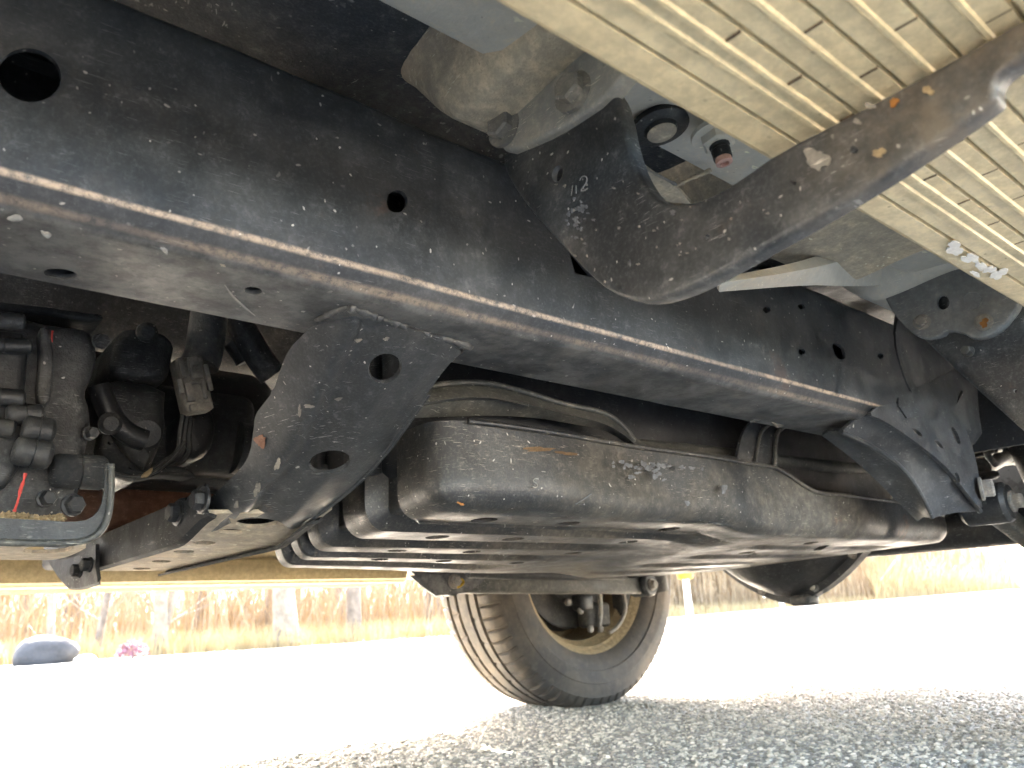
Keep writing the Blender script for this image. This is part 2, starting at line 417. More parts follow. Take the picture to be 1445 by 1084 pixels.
def empty(name, loc, label=None, cat=None, group=None, parent=None):
    o = bpy.data.objects.new(name, None); col.objects.link(o); o.location = loc; o.empty_display_size = .1
    if parent: par(o, parent)
    if label: o['label'] = label
    if cat: o['category'] = cat
    if group: o['group'] = group
    return o
def pxpoly(pts, sm=2, closed=True): return smooth_poly(pts, sm, closed)

# ================================================================== SETTING
def struct(o): o['kind'] = 'structure'; return o
E_ = [(-60, 13), (-20, 11.5), (1.15, 9.4), (5.6, 8.2), (12.7, 10.5), (40, 18), (87, 29), (220, 60)]
struct(mk('ground', [(-900, -900, -.012), (900, -900, -.012), (900, 900, -.012), (-900, 900, -.012)], [[0, 1, 2, 3]], 'verge', smooth=0))
ep = smooth_poly(E_, 3)
V = [(x, y, 0) for x, y in ep]+[(x, -14, 0) for x, y in ep]; n = len(ep)
struct(mk('road', V, [[i, i+n, i+n+1, i+1] for i in range(n-1)], 'asphalt', smooth=0))
# loose, proud aggregate of the worn asphalt near the truck
def aggregate():
    phi = (1+5**.5)/2
    ico = np.array([(-1, phi, 0), (1, phi, 0), (-1, -phi, 0), (1, -phi, 0), (0, -1, phi), (0, 1, phi), (0, -1, -phi), (0, 1, -phi), (phi, 0, -1), (phi, 0, 1), (-phi, 0, -1), (-phi, 0, 1)])/math.sqrt(1+phi*phi)
    fc = np.array([(0, 11, 5), (0, 5, 1), (0, 1, 7), (0, 7, 10), (0, 10, 11), (1, 5, 9), (5, 11, 4), (11, 10, 2), (10, 7, 6), (7, 1, 8), (3, 9, 4), (3, 4, 2), (3, 2, 6), (3, 6, 8), (3, 8, 9), (4, 9, 5), (2, 4, 11), (6, 2, 10), (8, 6, 7), (9, 8, 1)])
    N = 60000
    xy = np.column_stack([rng.uniform(.45, 3.2, N), rng.uniform(.45, 2.1, N)])
    r = .0018+.0040*rng.random(N)**2.4; r[rng.random(N) < .02] *= 1.3
    V = ico[None]*(1+rng.uniform(-.28, .28, (N, 12, 1)))
    a = rng.uniform(0, 6.28, N); ca, sa = np.cos(a)[:, None], np.sin(a)[:, None]
    x = V[:, :, 0]*ca-V[:, :, 1]*sa; y = V[:, :, 0]*sa+V[:, :, 1]*ca
    st = rng.uniform(.75, 1.35, N)[:, None]
    P = np.stack([x*st*r[:, None]+xy[:, :1], y*r[:, None]+xy[:, 1:], (V[:, :, 2]*.62+.18)*r[:, None]], -1).reshape(-1, 3)
    F = (fc[None]+(np.arange(N)*12)[:, None, None]).reshape(-1, 3)
    me = bpy.data.meshes.new('road_aggregate'); me.vertices.add(len(P)); me.vertices.foreach_set('co', P.ravel().astype(np.float32))
    me.loops.add(F.size); me.loops.foreach_set('vertex_index', F.ravel().astype(np.int32))
    me.polygons.add(len(F)); me.polygons.foreach_set('loop_start', np.arange(0, F.size, 3, dtype=np.int32)); me.polygons.foreach_set('loop_total', np.full(len(F), 3, np.int32))
    me.update(); me.validate()
    at = me.attributes.new('tint', 'FLOAT', 'POINT'); at.data.foreach_set('value', np.repeat(rng.random(N)**1.5, 12).astype(np.float32))
    me.materials.append(MATS['stone']); o = bpy.data.objects.new('road_aggregate', me); col.objects.link(o)
    o['kind'] = 'stuff'; o['label'] = 'small pale stones standing proud in the worn asphalt'; o['category'] = 'gravel'
aggregate()

# ================================================================== TRUCK
CY_ = 0.97                      # centreline of the truck
truck = empty('off_road_vehicle', (0.3, CY_, 0), 'dusty body on frame off road vehicle seen from underneath with tan running boards', 'vehicle')

# ------------------------------------------------------------------ frame rails
YR, YI, ZB, ZT = .405, .495, .462, .607
prof = [(YI, ZT), (YR+.03, ZT)]
def arc(cy, cz, r, a0, a1, k=6): return [(cy+r*math.cos(R(a0+(a1-a0)*i/k)), cz+r*math.sin(R(a0+(a1-a0)*i/k))) for i in range(k+1)]
prof = [(YI, ZT)] + arc(YR+.012, ZT-.012, .012, 90, 180) + arc(YR+.006, ZB+.017, .006, 180, 225, 4) + arc(YR+.0165, ZB+.0085, .0085, 225, 270, 5) + [(YI, ZB)]
pl = [0]
for a, b in zip(prof, prof[1:]): pl.append(pl[-1]+math.hypot(b[0]-a[0], b[1]-a[1]))
PY = [p[0] for p in prof]; PZ = [p[1] for p in prof]
i_face0, i_face1 = 7, 8          # outer face runs between these profile points
def t_face(z): return pl[i_face0]+(PZ[i_face0]-z)
def t_bot(y): return pl[-1]-(YI-y)
def rail_lift(x): return .10*sstep(1.28, 1.75, x)
def rail_map(s, t):
    y = float(np.interp(t, pl, PY)); z = float(np.interp(t, pl, PZ))
    w = .0006*math.sin(s*23)+.0005*math.sin(s*61+t*40)
    return Vector((s, y+w, z+.0008*math.sin(s*17)+rail_lift(s)))
def fh(pts): return [(q.x, t_face(q.z)) for q in (onY(p, YR) for p in pts)]
def bh(pts): return [(q.x, t_bot(q.y)) for q in (onZ(p, ZB) for p in pts)]
X0, X1 = -1.25, 2.35
outl = densify([(X0, 0), (X1, 0), (X1, pl[-1]), (X0, pl[-1])], .04)
rh = [fh(ell(42, 106, 45, 38, 12, 28)), fh(ell(560, 283, 14.5, 16.5, 20)), fh([(803, 357), (812, 362), (838, 393), (812, 387)]),
      fh(pxpoly([(1173, 484), (1190, 487), (1196, 508), (1180, 507)], 1)), fh(ell(1081, 437, 5, 4.5, 20, 12)), fh(ell(1131, 433, 5, 4, 20, 12)),
      fh(ell(1131, 497, 4.5, 4.5, 0, 12)), fh(ell(1243, 502, 4, 4, 0, 10)), bh(ell(85, 388, 24, 7.5, 6, 18)), bh(ell(357, 411, 13, 5.5, 5, 16))]
ts = [pl[0]+.03, pl[0]+.06]+pl[1:i_face0+1]+[pl[i_face0]+.02*k for k in range(1, 6)]+pl[i_face1:-1]+[pl[-1]-.05, pl[-1]-.025]
ex = [(x, t) for x in np.arange(X0+.013, X1, .028) for t in ts if 0 < t < pl[-1]]
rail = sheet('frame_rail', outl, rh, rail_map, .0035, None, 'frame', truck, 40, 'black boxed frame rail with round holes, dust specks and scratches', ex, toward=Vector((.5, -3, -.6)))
# inner wall of the box rail and the far rail
def rail_box(name, y0, y1, parent, mat):
    xs = np.arange(X0, X1+.01, .06); V = []; F = []
    sec = [(y0, ZB+.004), (y0+.008, ZB+.001), (y1-.008, ZB+.001), (y1, ZB+.009), (y1, ZT-.012), (y1-.01, ZT-.003), (y0+.01, ZT-.003), (y0, ZT-.01)]
    for x in xs:
        for y, z in sec: V.append((x, y, z+rail_lift(x)))
    k = len(sec)
    for i in range(len(xs)-1):
        for j in range(k): F.append([i*k+j, i*k+(j+1) % k, (i+1)*k+(j+1) % k, (i+1)*k+j])
    return mk(name, V, F, mat, parent, 40)
rail_box('inner_wall', YI-.004, YI+.002, rail, 'frame')
rail_box('frame_rail', 2*CY_-YI, 2*CY_-YR, truck, 'frame')
# weld beads and mud lumps on the rail
def bead(pts, fn, r, parent, mat='gusset', jit=.45): return tube('weld_bead', [fn(p) for p in densify(pts, 5, False)], r, mat, parent, 7, 0, jit=jit)
bead([(448, 452), (470, 440), (492, 433)], lambda p: onZ(p, ZB-.001), .003, rail)
bead([(492, 433), (540, 450), (600, 470), (662, 488)], lambda p: onZ(p, ZB-.001), .0032, rail)
bead([(662, 488), (650, 497), (640, 505)], lambda p: onZ(p, ZB-.001), .0028, rail)
def lump(name, c, nrm, rx, ry, h, mat, parent, n=20, seed=0):
    rd = random.Random(seed); nrm = Vector(nrm).normalized(); u = nrm.orthogonal().normalized(); v = nrm.cross(u); c = Vector(c)
    ph_ = [rd.uniform(0, 6.28) for _ in range(3)]; pr = [1+.16*math.sin(2*6.283*i/n+ph_[0])+.12*math.sin(3*6.283*i/n+ph_[1])+.08*math.sin(5*6.283*i/n+ph_[2]) for i in range(n)]; V = []; F = []
    for k, (q, hh) in enumerate(((1, -.0003), (.85, .55*h), (.5, h))):
        for i in range(n):
            a = 2*math.pi*i/n; V.append(c+u*rx*pr[i]*q*math.cos(a)+v*ry*pr[i]*q*math.sin(a)+nrm*hh)
    for k in range(2):
        for i in range(n): F.append([k*n+i, k*n+(i+1) % n, (k+1)*n+(i+1) % n, (k+1)*n+i])
    F.append([2*n+i for i in range(n)]); return mk(name, V, F, mat, parent, 50)
for i, (x, y, a, b) in enumerate([(312, 367, .006, .003), (232, 352, .003, .0018), (65, 330, .003, .0018), (22, 307, .002, .004)]):
    lump('mud_clod', hit((x, y), lambda p: p.z-ZB-max(0, (.0166-(p.y-YR)))*1.0), (0, -.6, -1), a, b, .0018, 'chalk' if i else 'dusty', rail, seed=i)
sp = [onZ(p, ZB-.0012) for p in [(317, 402), (326, 416), (340, 430), (360, 446)]]
tube('scratch_mark', sp, [.0003, .0006, .0007, .0003], 'chalk', rail, 6, 1)

# ------------------------------------------------------------------ transmission crossmember
XC0, XC1 = .222, .335
def gz(y):   # underside of the crossmember: slopes from the rail down to a flat run
    if y < .68: return .4605-(.4605-.352)*((y-.445)/(.235)) - .010*math.sin(math.pi*max(0, min(1, (y-.445)/.235)))
    t = sstep(.68, .78, y); return .352-.017*t
def fold(y):  # where the front flange starts to turn up
    return .243+.012*sstep(.44, .6, y)
def fg(p):
    y = p.y; z = gz(y)
    k = max(0, fold(y)-p.x)
    return p.z-(z+1.6*k*k/(k+.010)) - .009*math.exp(-((p.x-fold(y)-.012)/.009)**2) + .004*math.exp(-((p.x-fold(y)-.04)/.012)**2) - .006*sstep(.315, .335, p.x)
xm = empty('transmission_crossmember', (.28, .5, .33), parent=truck)
go = pxpoly([(438, 462), (450, 452), (470, 442), (492, 436), (575, 462), (658, 490), (628, 520), (603, 556), (572, 600), (543, 640), (510, 676), (478, 704), (442, 730), (424, 744), (408, 748), (398, 737), (372, 731), (345, 732), (325, 738), (300, 752), (275, 752), (262, 738), (268, 728), (300, 700), (340, 662), (353, 640), (357, 610), (360, 585), (370, 572), (386, 552), (396, 520), (408, 492), (426, 474)], 1)
gus = sheet('mount_gusset', densify(go, 9), [ell(543, 520, 24, 20.5, -22), ell(465, 652, 30, 16, -8)], lambda x, y: hit((x, y), fg), .0035, 9, 'gusset', xm, 50, 'black pressed gusset with two oval holes')
lipp = [(603, 556), (572, 600), (543, 640), (510, 676), (478, 704), (442, 730), (424, 744)]
lip = [hit(p, fg) for p in lipp]
loft('edge_flange', [lip, [p+Vector((.004, .004, .006)) for p in lip], [p+Vector((.009, .012, .016)) for p in lip]], 'gusset', gus, 16, .003, 3)
tube('rolled_edge', [p+Vector((0, 0, .001)) for p in lip], .0022, 'gusset', gus, 8, 1)
def patch(name, cx, cy, rx, ry, rot_, fn, mat, parent, seed, th=.0006, off=.0006):
    rd = random.Random(seed); ph_ = [rd.uniform(0, 6.28) for _ in range(4)]; o = []
    for i in range(26):
        a = 6.2832*i/26; k = 1+.22*math.sin(2*a+ph_[0])+.16*math.sin(3*a+ph_[1])+.12*math.sin(5*a+ph_[2])+.08*math.sin(8*a+ph_[3]); c_, s_ = math.cos(R(rot_)), math.sin(R(rot_)); u, v = rx*k*math.cos(a), ry*k*math.sin(a); o.append((cx+u*c_-v*s_, cy+u*s_+v*c_))
    def f2(x, y): q = fn(x, y); return q+(CAM-q).normalized()*off
    return sheet(name, o, [], f2, -th, 400, mat, parent, 50)
ghit = lambda x, y: hit((x, y), fg)
patch('rust_scab', 368, 622, 7, 9, 20, ghit, 'rustpipe', gus, 1)
for i, (x, y, a, b, rt) in enumerate([(363, 690, 4, 9, 10), (423, 580, 2, 8, 5), (436, 573, 6, 2.5, 0), (478, 563, 5, 2, 0), (505, 480, 5, 2.2, 5), (545, 478, 4, 2.2, 0), (334, 712, 2.5, 6, 5), (392, 655, 4, 7, 15)]):
    patch('mud_streak', x, y, a, b, rt, ghit, 'bolt', gus, 30+i)
# channel: bottom web with slots, front wall, far end
def zbot(y): return gz(y)-.0005
bo = densify([(XC0+.006, .69), (XC1, .665), (XC1, 1.16), (XC0+.006, 1.16)], .02)
sh = [[(q.x, q.y) for q in (hit(e, lambda w_: w_.z-gz(w_.y)) for e in ell(x, y, a, b, 0, 14))] for x, y, a, b in [(325, 756, 17, 3.2), (288, 772, 16, 2.7), (259, 784, 15, 2.0), (227, 797, 14, 1.8), (200, 807, 13, 1.5), (178, 815, 11, 1.3)]]
sh.append([(q.x, q.y) for q in (hit(e, lambda w_: w_.z-gz(w_.y)-.004) for e in ell(362, 737, 30, 7.5, -2, 18))])
web = sheet('channel_web', bo, sh, lambda x, y: Vector((x, y, zbot(y)+.0045)), .0035, .02, 'dusty', xm, 40, 'dust covered underside with a row of slots')
def fw(y):  # height of the wall's upper edge
    return .014+.026*sstep(.68, .76, y)
wo = densify([(.62, 0), (1.16, 0), (1.16, 1), (.62, 1)], .02)
ys_ = np.linspace(.685, 1.165, 30)
rows = []
for k, (dx, dz) in enumerate([(.012, .0), (.004, .0018), (.0, .008), (0, .03), (0, 1)]):
    rows.append([Vector((XC0+dx+.010*sstep(.70, .6, y), y, zbot(y)+(dz if dz < 1 else fw(y)))) for y in ys_])
loft('channel_front_wall', rows, 'matte', xm, 30, .003, 2, sm=0)
rows = [[Vector((XC1+dx, y, zbot(y)+dz)) for y in ys_] for dx, dz in ((-.012, 0), (-.003, .002), (0, .008), (0, .05))]
loft('channel_rear_wall', rows, 'matte', xm, 30, .003, 2, sm=0)
for p in [(287, 706), (252, 724)]:
    hexbolt('bolt', onX(p, XC0-.001), (-1, -.1, 0), .0088, 'blackbolt', xm, .010, 1.35)
# far end bracket of the crossmember, turned up, with two bolts
fe = [onX(p, XC0-.006) for p in [(78, 793), (98, 790), (132, 772)]]
loft('end_bracket', [[onX(p, XC0-.008) for p in [(68, 792), (100, 790), (135, 768)]], [onX(p, XC0-.008) for p in [(82, 815), (105, 812), (135, 800)]], [onX(p, XC0-.004) for p in [(95, 829), (112, 831), (138, 822)]], [onX(p, XC0+.01) for p in [(98, 832), (118, 833), (142, 825)]]], 'matte', xm, 12, .004, 4)
for p in [(126, 797), (112, 805)]: hexbolt('bolt', onX(p, XC0-.012), (-1, -.2, 0), .0075, 'matte', xm, .009, 1.2)
rbox('crossmember_far_arm', (.275, 1.31, .385), (.10, .30, .05), .01, 'matte', xm)

# ------------------------------------------------------------------ fuel tank skid plate
PX0, PX1, PYN, PYF, PZB = .370, 1.42, .540, 1.05, .347
def ptop(x): return .425-.030*sstep(.89, 1.0, x)-.016*sstep(1.2, 1.42, x)
def rib(y):
    u = ((y-.585)/.105) % 1.0; u = min(u, 1-u)            # 0 in the middle of a raised band
    return sstep(.20, .34, u)
def pan_pt(p):
    r = .024; x, y, z = p
    zb = PZB-.010*sstep(.0, .10, (x-.84)+(y-.75)*-.35)-.026*(max(0, y-.56)/.5)*(1-.35*sstep(1.0, 1.4, x))
    q = Vector((min(max(x, PX0+r), PX1-r), min(max(y, PYN+r), PYF-r), max(z, PZB+r)))
    d = Vector(p)-q
    if d.length > 1e-9: d.normalize(); o = q+d*r
    else: o = Vector(p); d = Vector((0, 0, -1))
    if z < PZB+r: o.z += (zb-PZB)*sstep(PZB+r*1.5, PZB, o.z)
    fr = rib(y)*sstep(PYN+.012, PYN+.03, y)
    if y < .585: fr = 0
    wgt = 1-abs(d.y)**3
    fade = 1-sstep(.72, .86, x+(y-.75)*.35)
    fade2 = sstep(.95, 1.02, x)*(1-sstep(1.30, 1.36, x))*.5
    a = (.016+.006*max(0, -d.x))*fr*wgt*(fade+fade2*.6)
    o -= d*a
    if o.y > .78: o.y = .78+(o.y-.78)*(.42+.58*sstep(.34, .85, x))
    if d.y < -.5:                       # soft dents along the near wall
        o.y += .004*math.sin(x*9+.6)+.0025*math.sin(x*23+z*30)+.006*sstep(1.0, 1.06, x)*(1-sstep(1.19, 1.22, x))*sstep(.40, .35, z)
    return o
def build_pan():
    xs = sorted(set(list(np.round(np.arange(PX0, PX0+.045, .005), 4))+list(np.round(np.linspace(PX0+.05, PX1-.045, 170), 4))+list(np.round(np.arange(PX1-.04, PX1+.001, .005), 4))))
    ys = sorted(set(list(np.round(np.arange(PYN, PYN+.045, .005), 4))+list(np.round(np.arange(PYN+.045, PYF-.04, .0055), 4))+list(np.round(np.arange(PYF-.04, PYF+.001, .005), 4))))
    nz = 16
    hp = [(.455, .588), (.565, .588), (.735, .592), (.47, .690), (.575, .690), (.77, .690), (.48, .795), (.59, .795), (.77, .795), (.49, .90), (.60, .90), (.75, .90), (1.06, .60), (1.12, .63), (1.05, .70), (1.2, .66), (1.15, .74)]
    HR = .0135
    def inh(x, y): return next((h for h in hp if math.hypot(x-h[0], y-h[1]) < HR), None)
    cut = set(); snap = {}
    for i in range(len(xs)-1):
        for j in range(len(ys)-1):
            if inh((xs[i]+xs[i+1])/2, (ys[j]+ys[j+1])/2): cut.add((i, j))
    for (i, j) in cut:
        for a_ in (i, i+1):
            for b_ in (j, j+1):
                if any((u_, v_) not in cut for u_ in (a_-1, a_) for v_ in (b_-1, b_)):
                    h = min(hp, key=lambda h_: math.hypot(xs[a_]-h_[0], ys[b_]-h_[1])); t_ = math.atan2(ys[b_]-h[1], xs[a_]-h[0])
                    snap[(a_, b_, 0)] = (h[0]+HR*math.cos(t_), h[1]+HR*math.sin(t_))
    V = []; F = []; idx = {}
    def vid(k, p):
        if k not in idx:
            idx[k] = len(V); p = (*snap[k], p[2]) if k in snap else p; V.append(pan_pt(p))
        return idx[k]
    def zz(x, k): return PZB+(ptop(x)-PZB)*(k/nz)
    nx, ny = len(xs), len(ys)
    def vv(i, j, k): return vid((i, j, k), (xs[i], ys[j], zz(xs[i], k)))
    for i in range(nx-1):
        for j in range(ny-1):
            if (i, j) not in cut: F.append([vv(i, j, 0), vv(i, j+1, 0), vv(i+1, j+1, 0), vv(i+1, j, 0)])
        for k in range(nz):
            F.append([vv(i, 0, k), vv(i+1, 0, k), vv(i+1, 0, k+1), vv(i, 0, k+1)])
            F.append([vv(i, ny-1, k), vv(i, ny-1, k+1), vv(i+1, ny-1, k+1), vv(i+1, ny-1, k)])
    for j in range(ny-1):
        for k in range(nz):
            F.append([vv(0, j, k), vv(0, j, k+1), vv(0, j+1, k+1), vv(0, j+1, k)])
            F.append([vv(nx-1, j, k), vv(nx-1, j+1, k), vv(nx-1, j+1, k+1), vv(nx-1, j, k+1)])
    P = [Vector(v) for v in V]
    # offset inwards
    N = [Vector((0, 0, 0)) for _ in P]
    for f in F:
        n_ = (P[f[1]]-P[f[0]]).cross(P[f[3]]-P[f[0]])
        for i in f: N[i] += n_
    ctr = Vector((.88, .79, .42))
    for i, n_ in enumerate(N):
        n_.normalize()
        if n_.dot(ctr-P[i]) < 0: n_.negate()
    n0 = len(P); Q = P+[p+N[i]*.003 for i, p in enumerate(P)]
    F2 = [[i+n0 for i in f[::-1]] for f in F]; ed = {}
    for f in F:
        for a, b in zip(f, f[1:]+f[:1]): ed[(a, b)] = 1
    rim = [[b, a, a+n0, b+n0] for (a, b) in ed if (b, a) not in ed]
    o = mk('fuel_tank_skid_plate', Q, F+F2+rim, 'pan', truck, 40, 'brown dusty pressed steel skid plate with ribs and drain holes under the fuel tank')
    bm = bmesh.new(); bm.from_mesh(o.data); bmesh.ops.recalc_face_normals(bm, faces=bm.faces); bm.to_mesh(o.data); bm.free()
    return o
pan = build_pan()
tube('rolled_rim', [Vector((x, PYN-.002+.004*math.sin(x*9+.6)+.0025*math.sin(x*23+ptop(x)*30), ptop(x))) for x in np.linspace(PX0+.03, PX1-.03, 70)], .0026, 'pan', pan, 8, 0)
pw = lambda x, y: onY((x, y), PYN-.004)
for i, (x, y, a, b, rt, mt) in enumerate([(760, 634, 22, 3, -2, 'rust3'), (800, 640, 14, 2.5, 8, 'rust3'), (650, 711, 5, 2, 15, 'rust2'), (1022, 690, 3, 8, 10, 'corr'), (970, 710, 4, 3, 0, 'corr')]+[(xx_, max(652+(xx_-880)*.09, random.gauss(655, 9)), random.uniform(1.5, 5.5), random.uniform(1.2, 3.5), random.uniform(-30, 40), 'corr') for xx_ in [random.gauss(928, 34) for _ in range(34)]]):
    patch('rust_stain' if mt.startswith('rust') else 'corrosion_bloom', x, y, a, b, rt, pw, mt, pan, 70+i, .0002, .004)
stroke_ = [onY(p, PYN-.0075) for p in [(760, 676), (755, 675), (752, 679), (757, 682), (759, 686), (755, 689), (751, 686)]]
tube('chalk_figure', stroke_, .0006, 'chalk', pan, 6, 2)
tube('scratch_mark', [onY(p, PYN-.0065) for p in [(812, 712), (822, 706), (834, 697)]], .0006, 'corr', pan, 6, 1)
# plastic tank that sits in the plate
tank = rbox('fuel_tank', (.88, .775, .475), (1.0, .36, .20), .045, 'black', truck)
for y in (.66, .78, .9): rbox('tank_rib', (.375, y, .47), (.012, .02, .15), .004, 'black', tank)
# lip of the tank shield above the near wall, with folded strips
f1 = lambda pts, Y: [onY(p, Y) for p in pts]
sh1 = loft('tank_shield', [f1([(585, 552), (640, 541), (690, 540), (745, 555), (800, 572), (850, 580), (880, 600), (895, 622), (960, 634), (1040, 645)], .555), f1([(585, 575), (640, 566), (700, 562), (750, 572), (800, 585), (850, 596), (880, 612), (900, 632), (960, 646), (1040, 655)], .545), f1([(585, 590), (640, 588), (700, 586), (760, 590), (800, 597), (850, 606), (880, 622), (900, 638), (960, 652), (1040, 662)], .56)], 'strip', truck, 44, .003, 4, label='dull grey folded shield lip above the skid plate')
loft('folded_strip', [f1([(580, 561), (625, 552), (660, 549), (700, 553), (747, 568)], .538), f1([(580, 572), (625, 564), (660, 560), (700, 562), (746, 573)], .532), f1([(580, 574), (625, 567), (660, 564), (700, 565), (746, 574)], .545)], 'strip', sh1, 24, .002, 4)
tube('rolled_edge', f1([(587, 548), (640, 540), (690, 540), (745, 554), (800, 572), (850, 580), (880, 600), (895, 622)], .552), .003, 'strip', sh1, 8, 2)
tube('fuel_line', f1([(900, 632), (1000, 640), (1100, 652), (1180, 661), (1240, 664)], .60), .011, 'strip', truck, 10, 2)
# hanger strap between rail and plate
st = empty('tank_hanger', (.8, .5, .45), parent=truck)
L_ = [(1033, 700), (1038, 660), (1043, 630), (1050, 606), (1060, 594), (1098, 576)]
M_ = [(1060, 704), (1064, 664), (1068, 632), (1072, 612), (1080, 602), (1106, 589)]
N_ = [(1075, 706), (1078, 666), (1080, 634), (1083, 615), (1090, 604), (1112, 592)]
O_ = [(1091, 708), (1092, 668), (1093, 640), (1094, 620), (1098, 606), (1124, 594)]
loft('strap', [f1(L_, .556), f1(M_, .556), [p+Vector((.002, .008, 0)) for p in f1(M_, .556)], f1(N_, .558), f1(O_, .558)], 'gusset', st, 22, .004, 3)
for q_, rr_ in ((M_, .0022), (O_, .0032)): tube('pressed_ridge', [p+Vector((0, -.001, 0)) for p in f1(q_, .553)], rr_, 'strip', st, 8, 1)
loft('strap_foot', [f1([(1060, 594), (1098, 574)], .49), f1([(1080, 588), (1128, 584)], .485), f1([(1098, 604), (1131, 592)], .49)], 'strip', st, 8, .003, 3)
lathe('rivet', [(0, .006), (.002, .006), (.004, .003)], onY((1101, 585), .484), (0, -1, -.3), 'corr', st, 12)

# ------------------------------------------------------------------ rear gusset carrying the near lower link
rg = empty('link_mount', (1.1, .45, .4), parent=truck)
rA = [onY(p, .409) for p in [(1232, 583), (1282, 615), (1328, 651), (1365, 699), (1383, 722)]]
rB = [onY(p, .435) for p in [(1187, 609), (1237, 633), (1276, 662), (1299, 695), (1316, 731)]]
rC = [onY(p, .475) for p in [(1160, 615), (1200, 645), (1235, 676), (1264, 706), (1295, 736)]]
rA0 = [onY(p, .403) for p in [(1215, 575), (1290, 596), (1342, 640), (1374, 695), (1385, 721)]]
rA1 = [onY(p, .403) for p in [(1250, 570), (1320, 590), (1360, 640), (1381, 690), (1388, 720)]]
loft('gusset_face', [rC, [a.lerp(b, .5)+Vector((0, .002, .004)) for a, b in zip(rC, rB)], rB, [a.lerp(b, .5)+Vector((.0, .002, .003)) for a, b in zip(rA, rB)], rA], 'gusset', rg, 26, .004, 4)
tube('ridge', rA, .0035, 'gusset', rg, 8, 1); tube('ridge', rB, .003, 'gusset', rg, 8, 1)
side_o = [(1225, 585), (1240, 572), (1290, 566), (1335, 562), (1352, 590), (1366, 612), (1378, 650), (1384, 690), (1388, 722), (1374, 708), (1350, 676), (1328, 651), (1282, 616), (1245, 592)]
sheet('gusset_side', densify(pxpoly(side_o, 1), 8), [ell(1294, 610, 9, 2.6, 40, 12), ell(1325, 627, 8, 2.4, 45, 12), ell(1351, 674, 8, 2.8, 72, 12), ell(1349, 615, 14, 3.5, 66, 12)], lambda x, y: onY((x, y), .402), .004, 8, 'gusset', rg, 40)
hexbolt('bolt', onY((1384, 690), .400), (.3, -1, 0), .013, 'bolt', rg, .016, 1.25)
# rounded upper web of the mount, seen beside the rail
loft('upper_web', [[onY(p, .403) for p in [(1268, 560), (1300, 545), (1330, 530), (1352, 520)]], [onY(p, .40) for p in [(1268, 572), (1305, 566), (1340, 555), (1365, 535)]], [onY(p, .40) for p in [(1280, 590), (1315, 585), (1350, 575), (1352, 560)]]], 'gusset', rg, 14, .004, 4)
loft('rail_step', [[onY(p, .402) for p in [(1268, 440), (1262, 480), (1275, 530), (1290, 560)]], [onY(p, .412) for p in [(1295, 462), (1292, 500), (1305, 530), (1318, 545)]], [onY(p, .43) for p in [(1320, 480), (1325, 505), (1335, 520), (1345, 525)]]], 'frame', rg, 14, .004, 4)
# near lower link running back to the axle
def link(name, a, b, r, parent=truck):
    e = empty(name, a, parent=parent)
    rot = (Vector(b)-Vector(a)).to_track_quat('X', 'Z').to_matrix(); L = (Vector(b)-Vector(a)).length
    rbox('link_bar', (Vector(a)+Vector(b))*.5, (L, r*1.5, r*2), r*.4, 'strip', e, rot)
    for p in (a, b):
        lathe('bushing', [(-.034, .016), (-.034, .026), (-.028, .031), (.028, .031), (.034, .026), (.034, .016)], p, (0, 1, 0), 'dark', e, 20)
        hexbolt('bolt', Vector(p)+Vector((0, -.036, 0)), (0, -1, 0), .012, 'bolt', e, .014)
    return e
nl = onY((1392, 712), .45); nl2 = onY((1475, 775), .45)
link('lower_link', nl, nl+(nl2-nl).normalized()*.52, .019)

# ------------------------------------------------------------------ running board brackets (pressed L arms)
XB = .31
def bk(px, X): q = onX(px, X); return (q.y, q.z)
L_out = [(712, 214), (708, 228), (716, 252), (745, 295), (790, 345), (830, 388), (858, 411), (890, 424), (922, 425), (960, 414), (1000, 396), (1060, 362), (1150, 311), (1250, 250), (1330, 196), (1395, 150), (1408, 138), (1404, 122), (1412, 104), (1445, 82), (1540, 30), (1540, -25), (1445, 22), (1400, 50), (1300, 106), (1200, 160), (1095, 214), (1050, 247), (1010, 272), (972, 287), (944, 288), (921, 276), (902, 247), (888, 207), (881, 170), (874, 143), (862, 124), (842, 130), (800, 160)]
lb = [bk(p, XB) for p in pxpoly(L_out, 1)]
def bmap(dx): return lambda u, v, w: Vector((XB+dx+w, u, v))
hb = [[bk(p, XB) for p in ell(787, 245, 7.5, 12.5, 18, 16)], [bk(p, XB) for p in ell(888, 373, 3, 7, 5, 10)], [bk(p, XB) for p in ell(875, 407, 2.4, 4, 0, 8)], [bk(p, XB) for p in ell(998, 334, 3, 4, 20, 8)]]
br1 = stamped('running_board_bracket', lb, hb, bmap(0), .010, .0035, 'bracket', truck, .012, 'black pressed running board arm speckled with dust and marked in chalk')
XB2 = .885
lb2 = [bk(p, XB2) for p in pxpoly([(1250, 400), (1252, 432), (1300, 478), (1350, 526), (1400, 571), (1445, 612), (1500, 655), (1560, 660), (1640, 600), (1640, 500), (1560, 520), (1500, 500), (1462, 470), (1440, 430), (1400, 395)], 1)]
br2 = stamped('running_board_bracket', lb2, [[bk(p, XB2) for p in ell(1433, 552, 3, 3, 0, 8)]], lambda u, v, w: Vector((XB2+w, u, v)), .042, .011, 'bracket', truck, .012, 'black pressed running board arm beside the rear body mount')
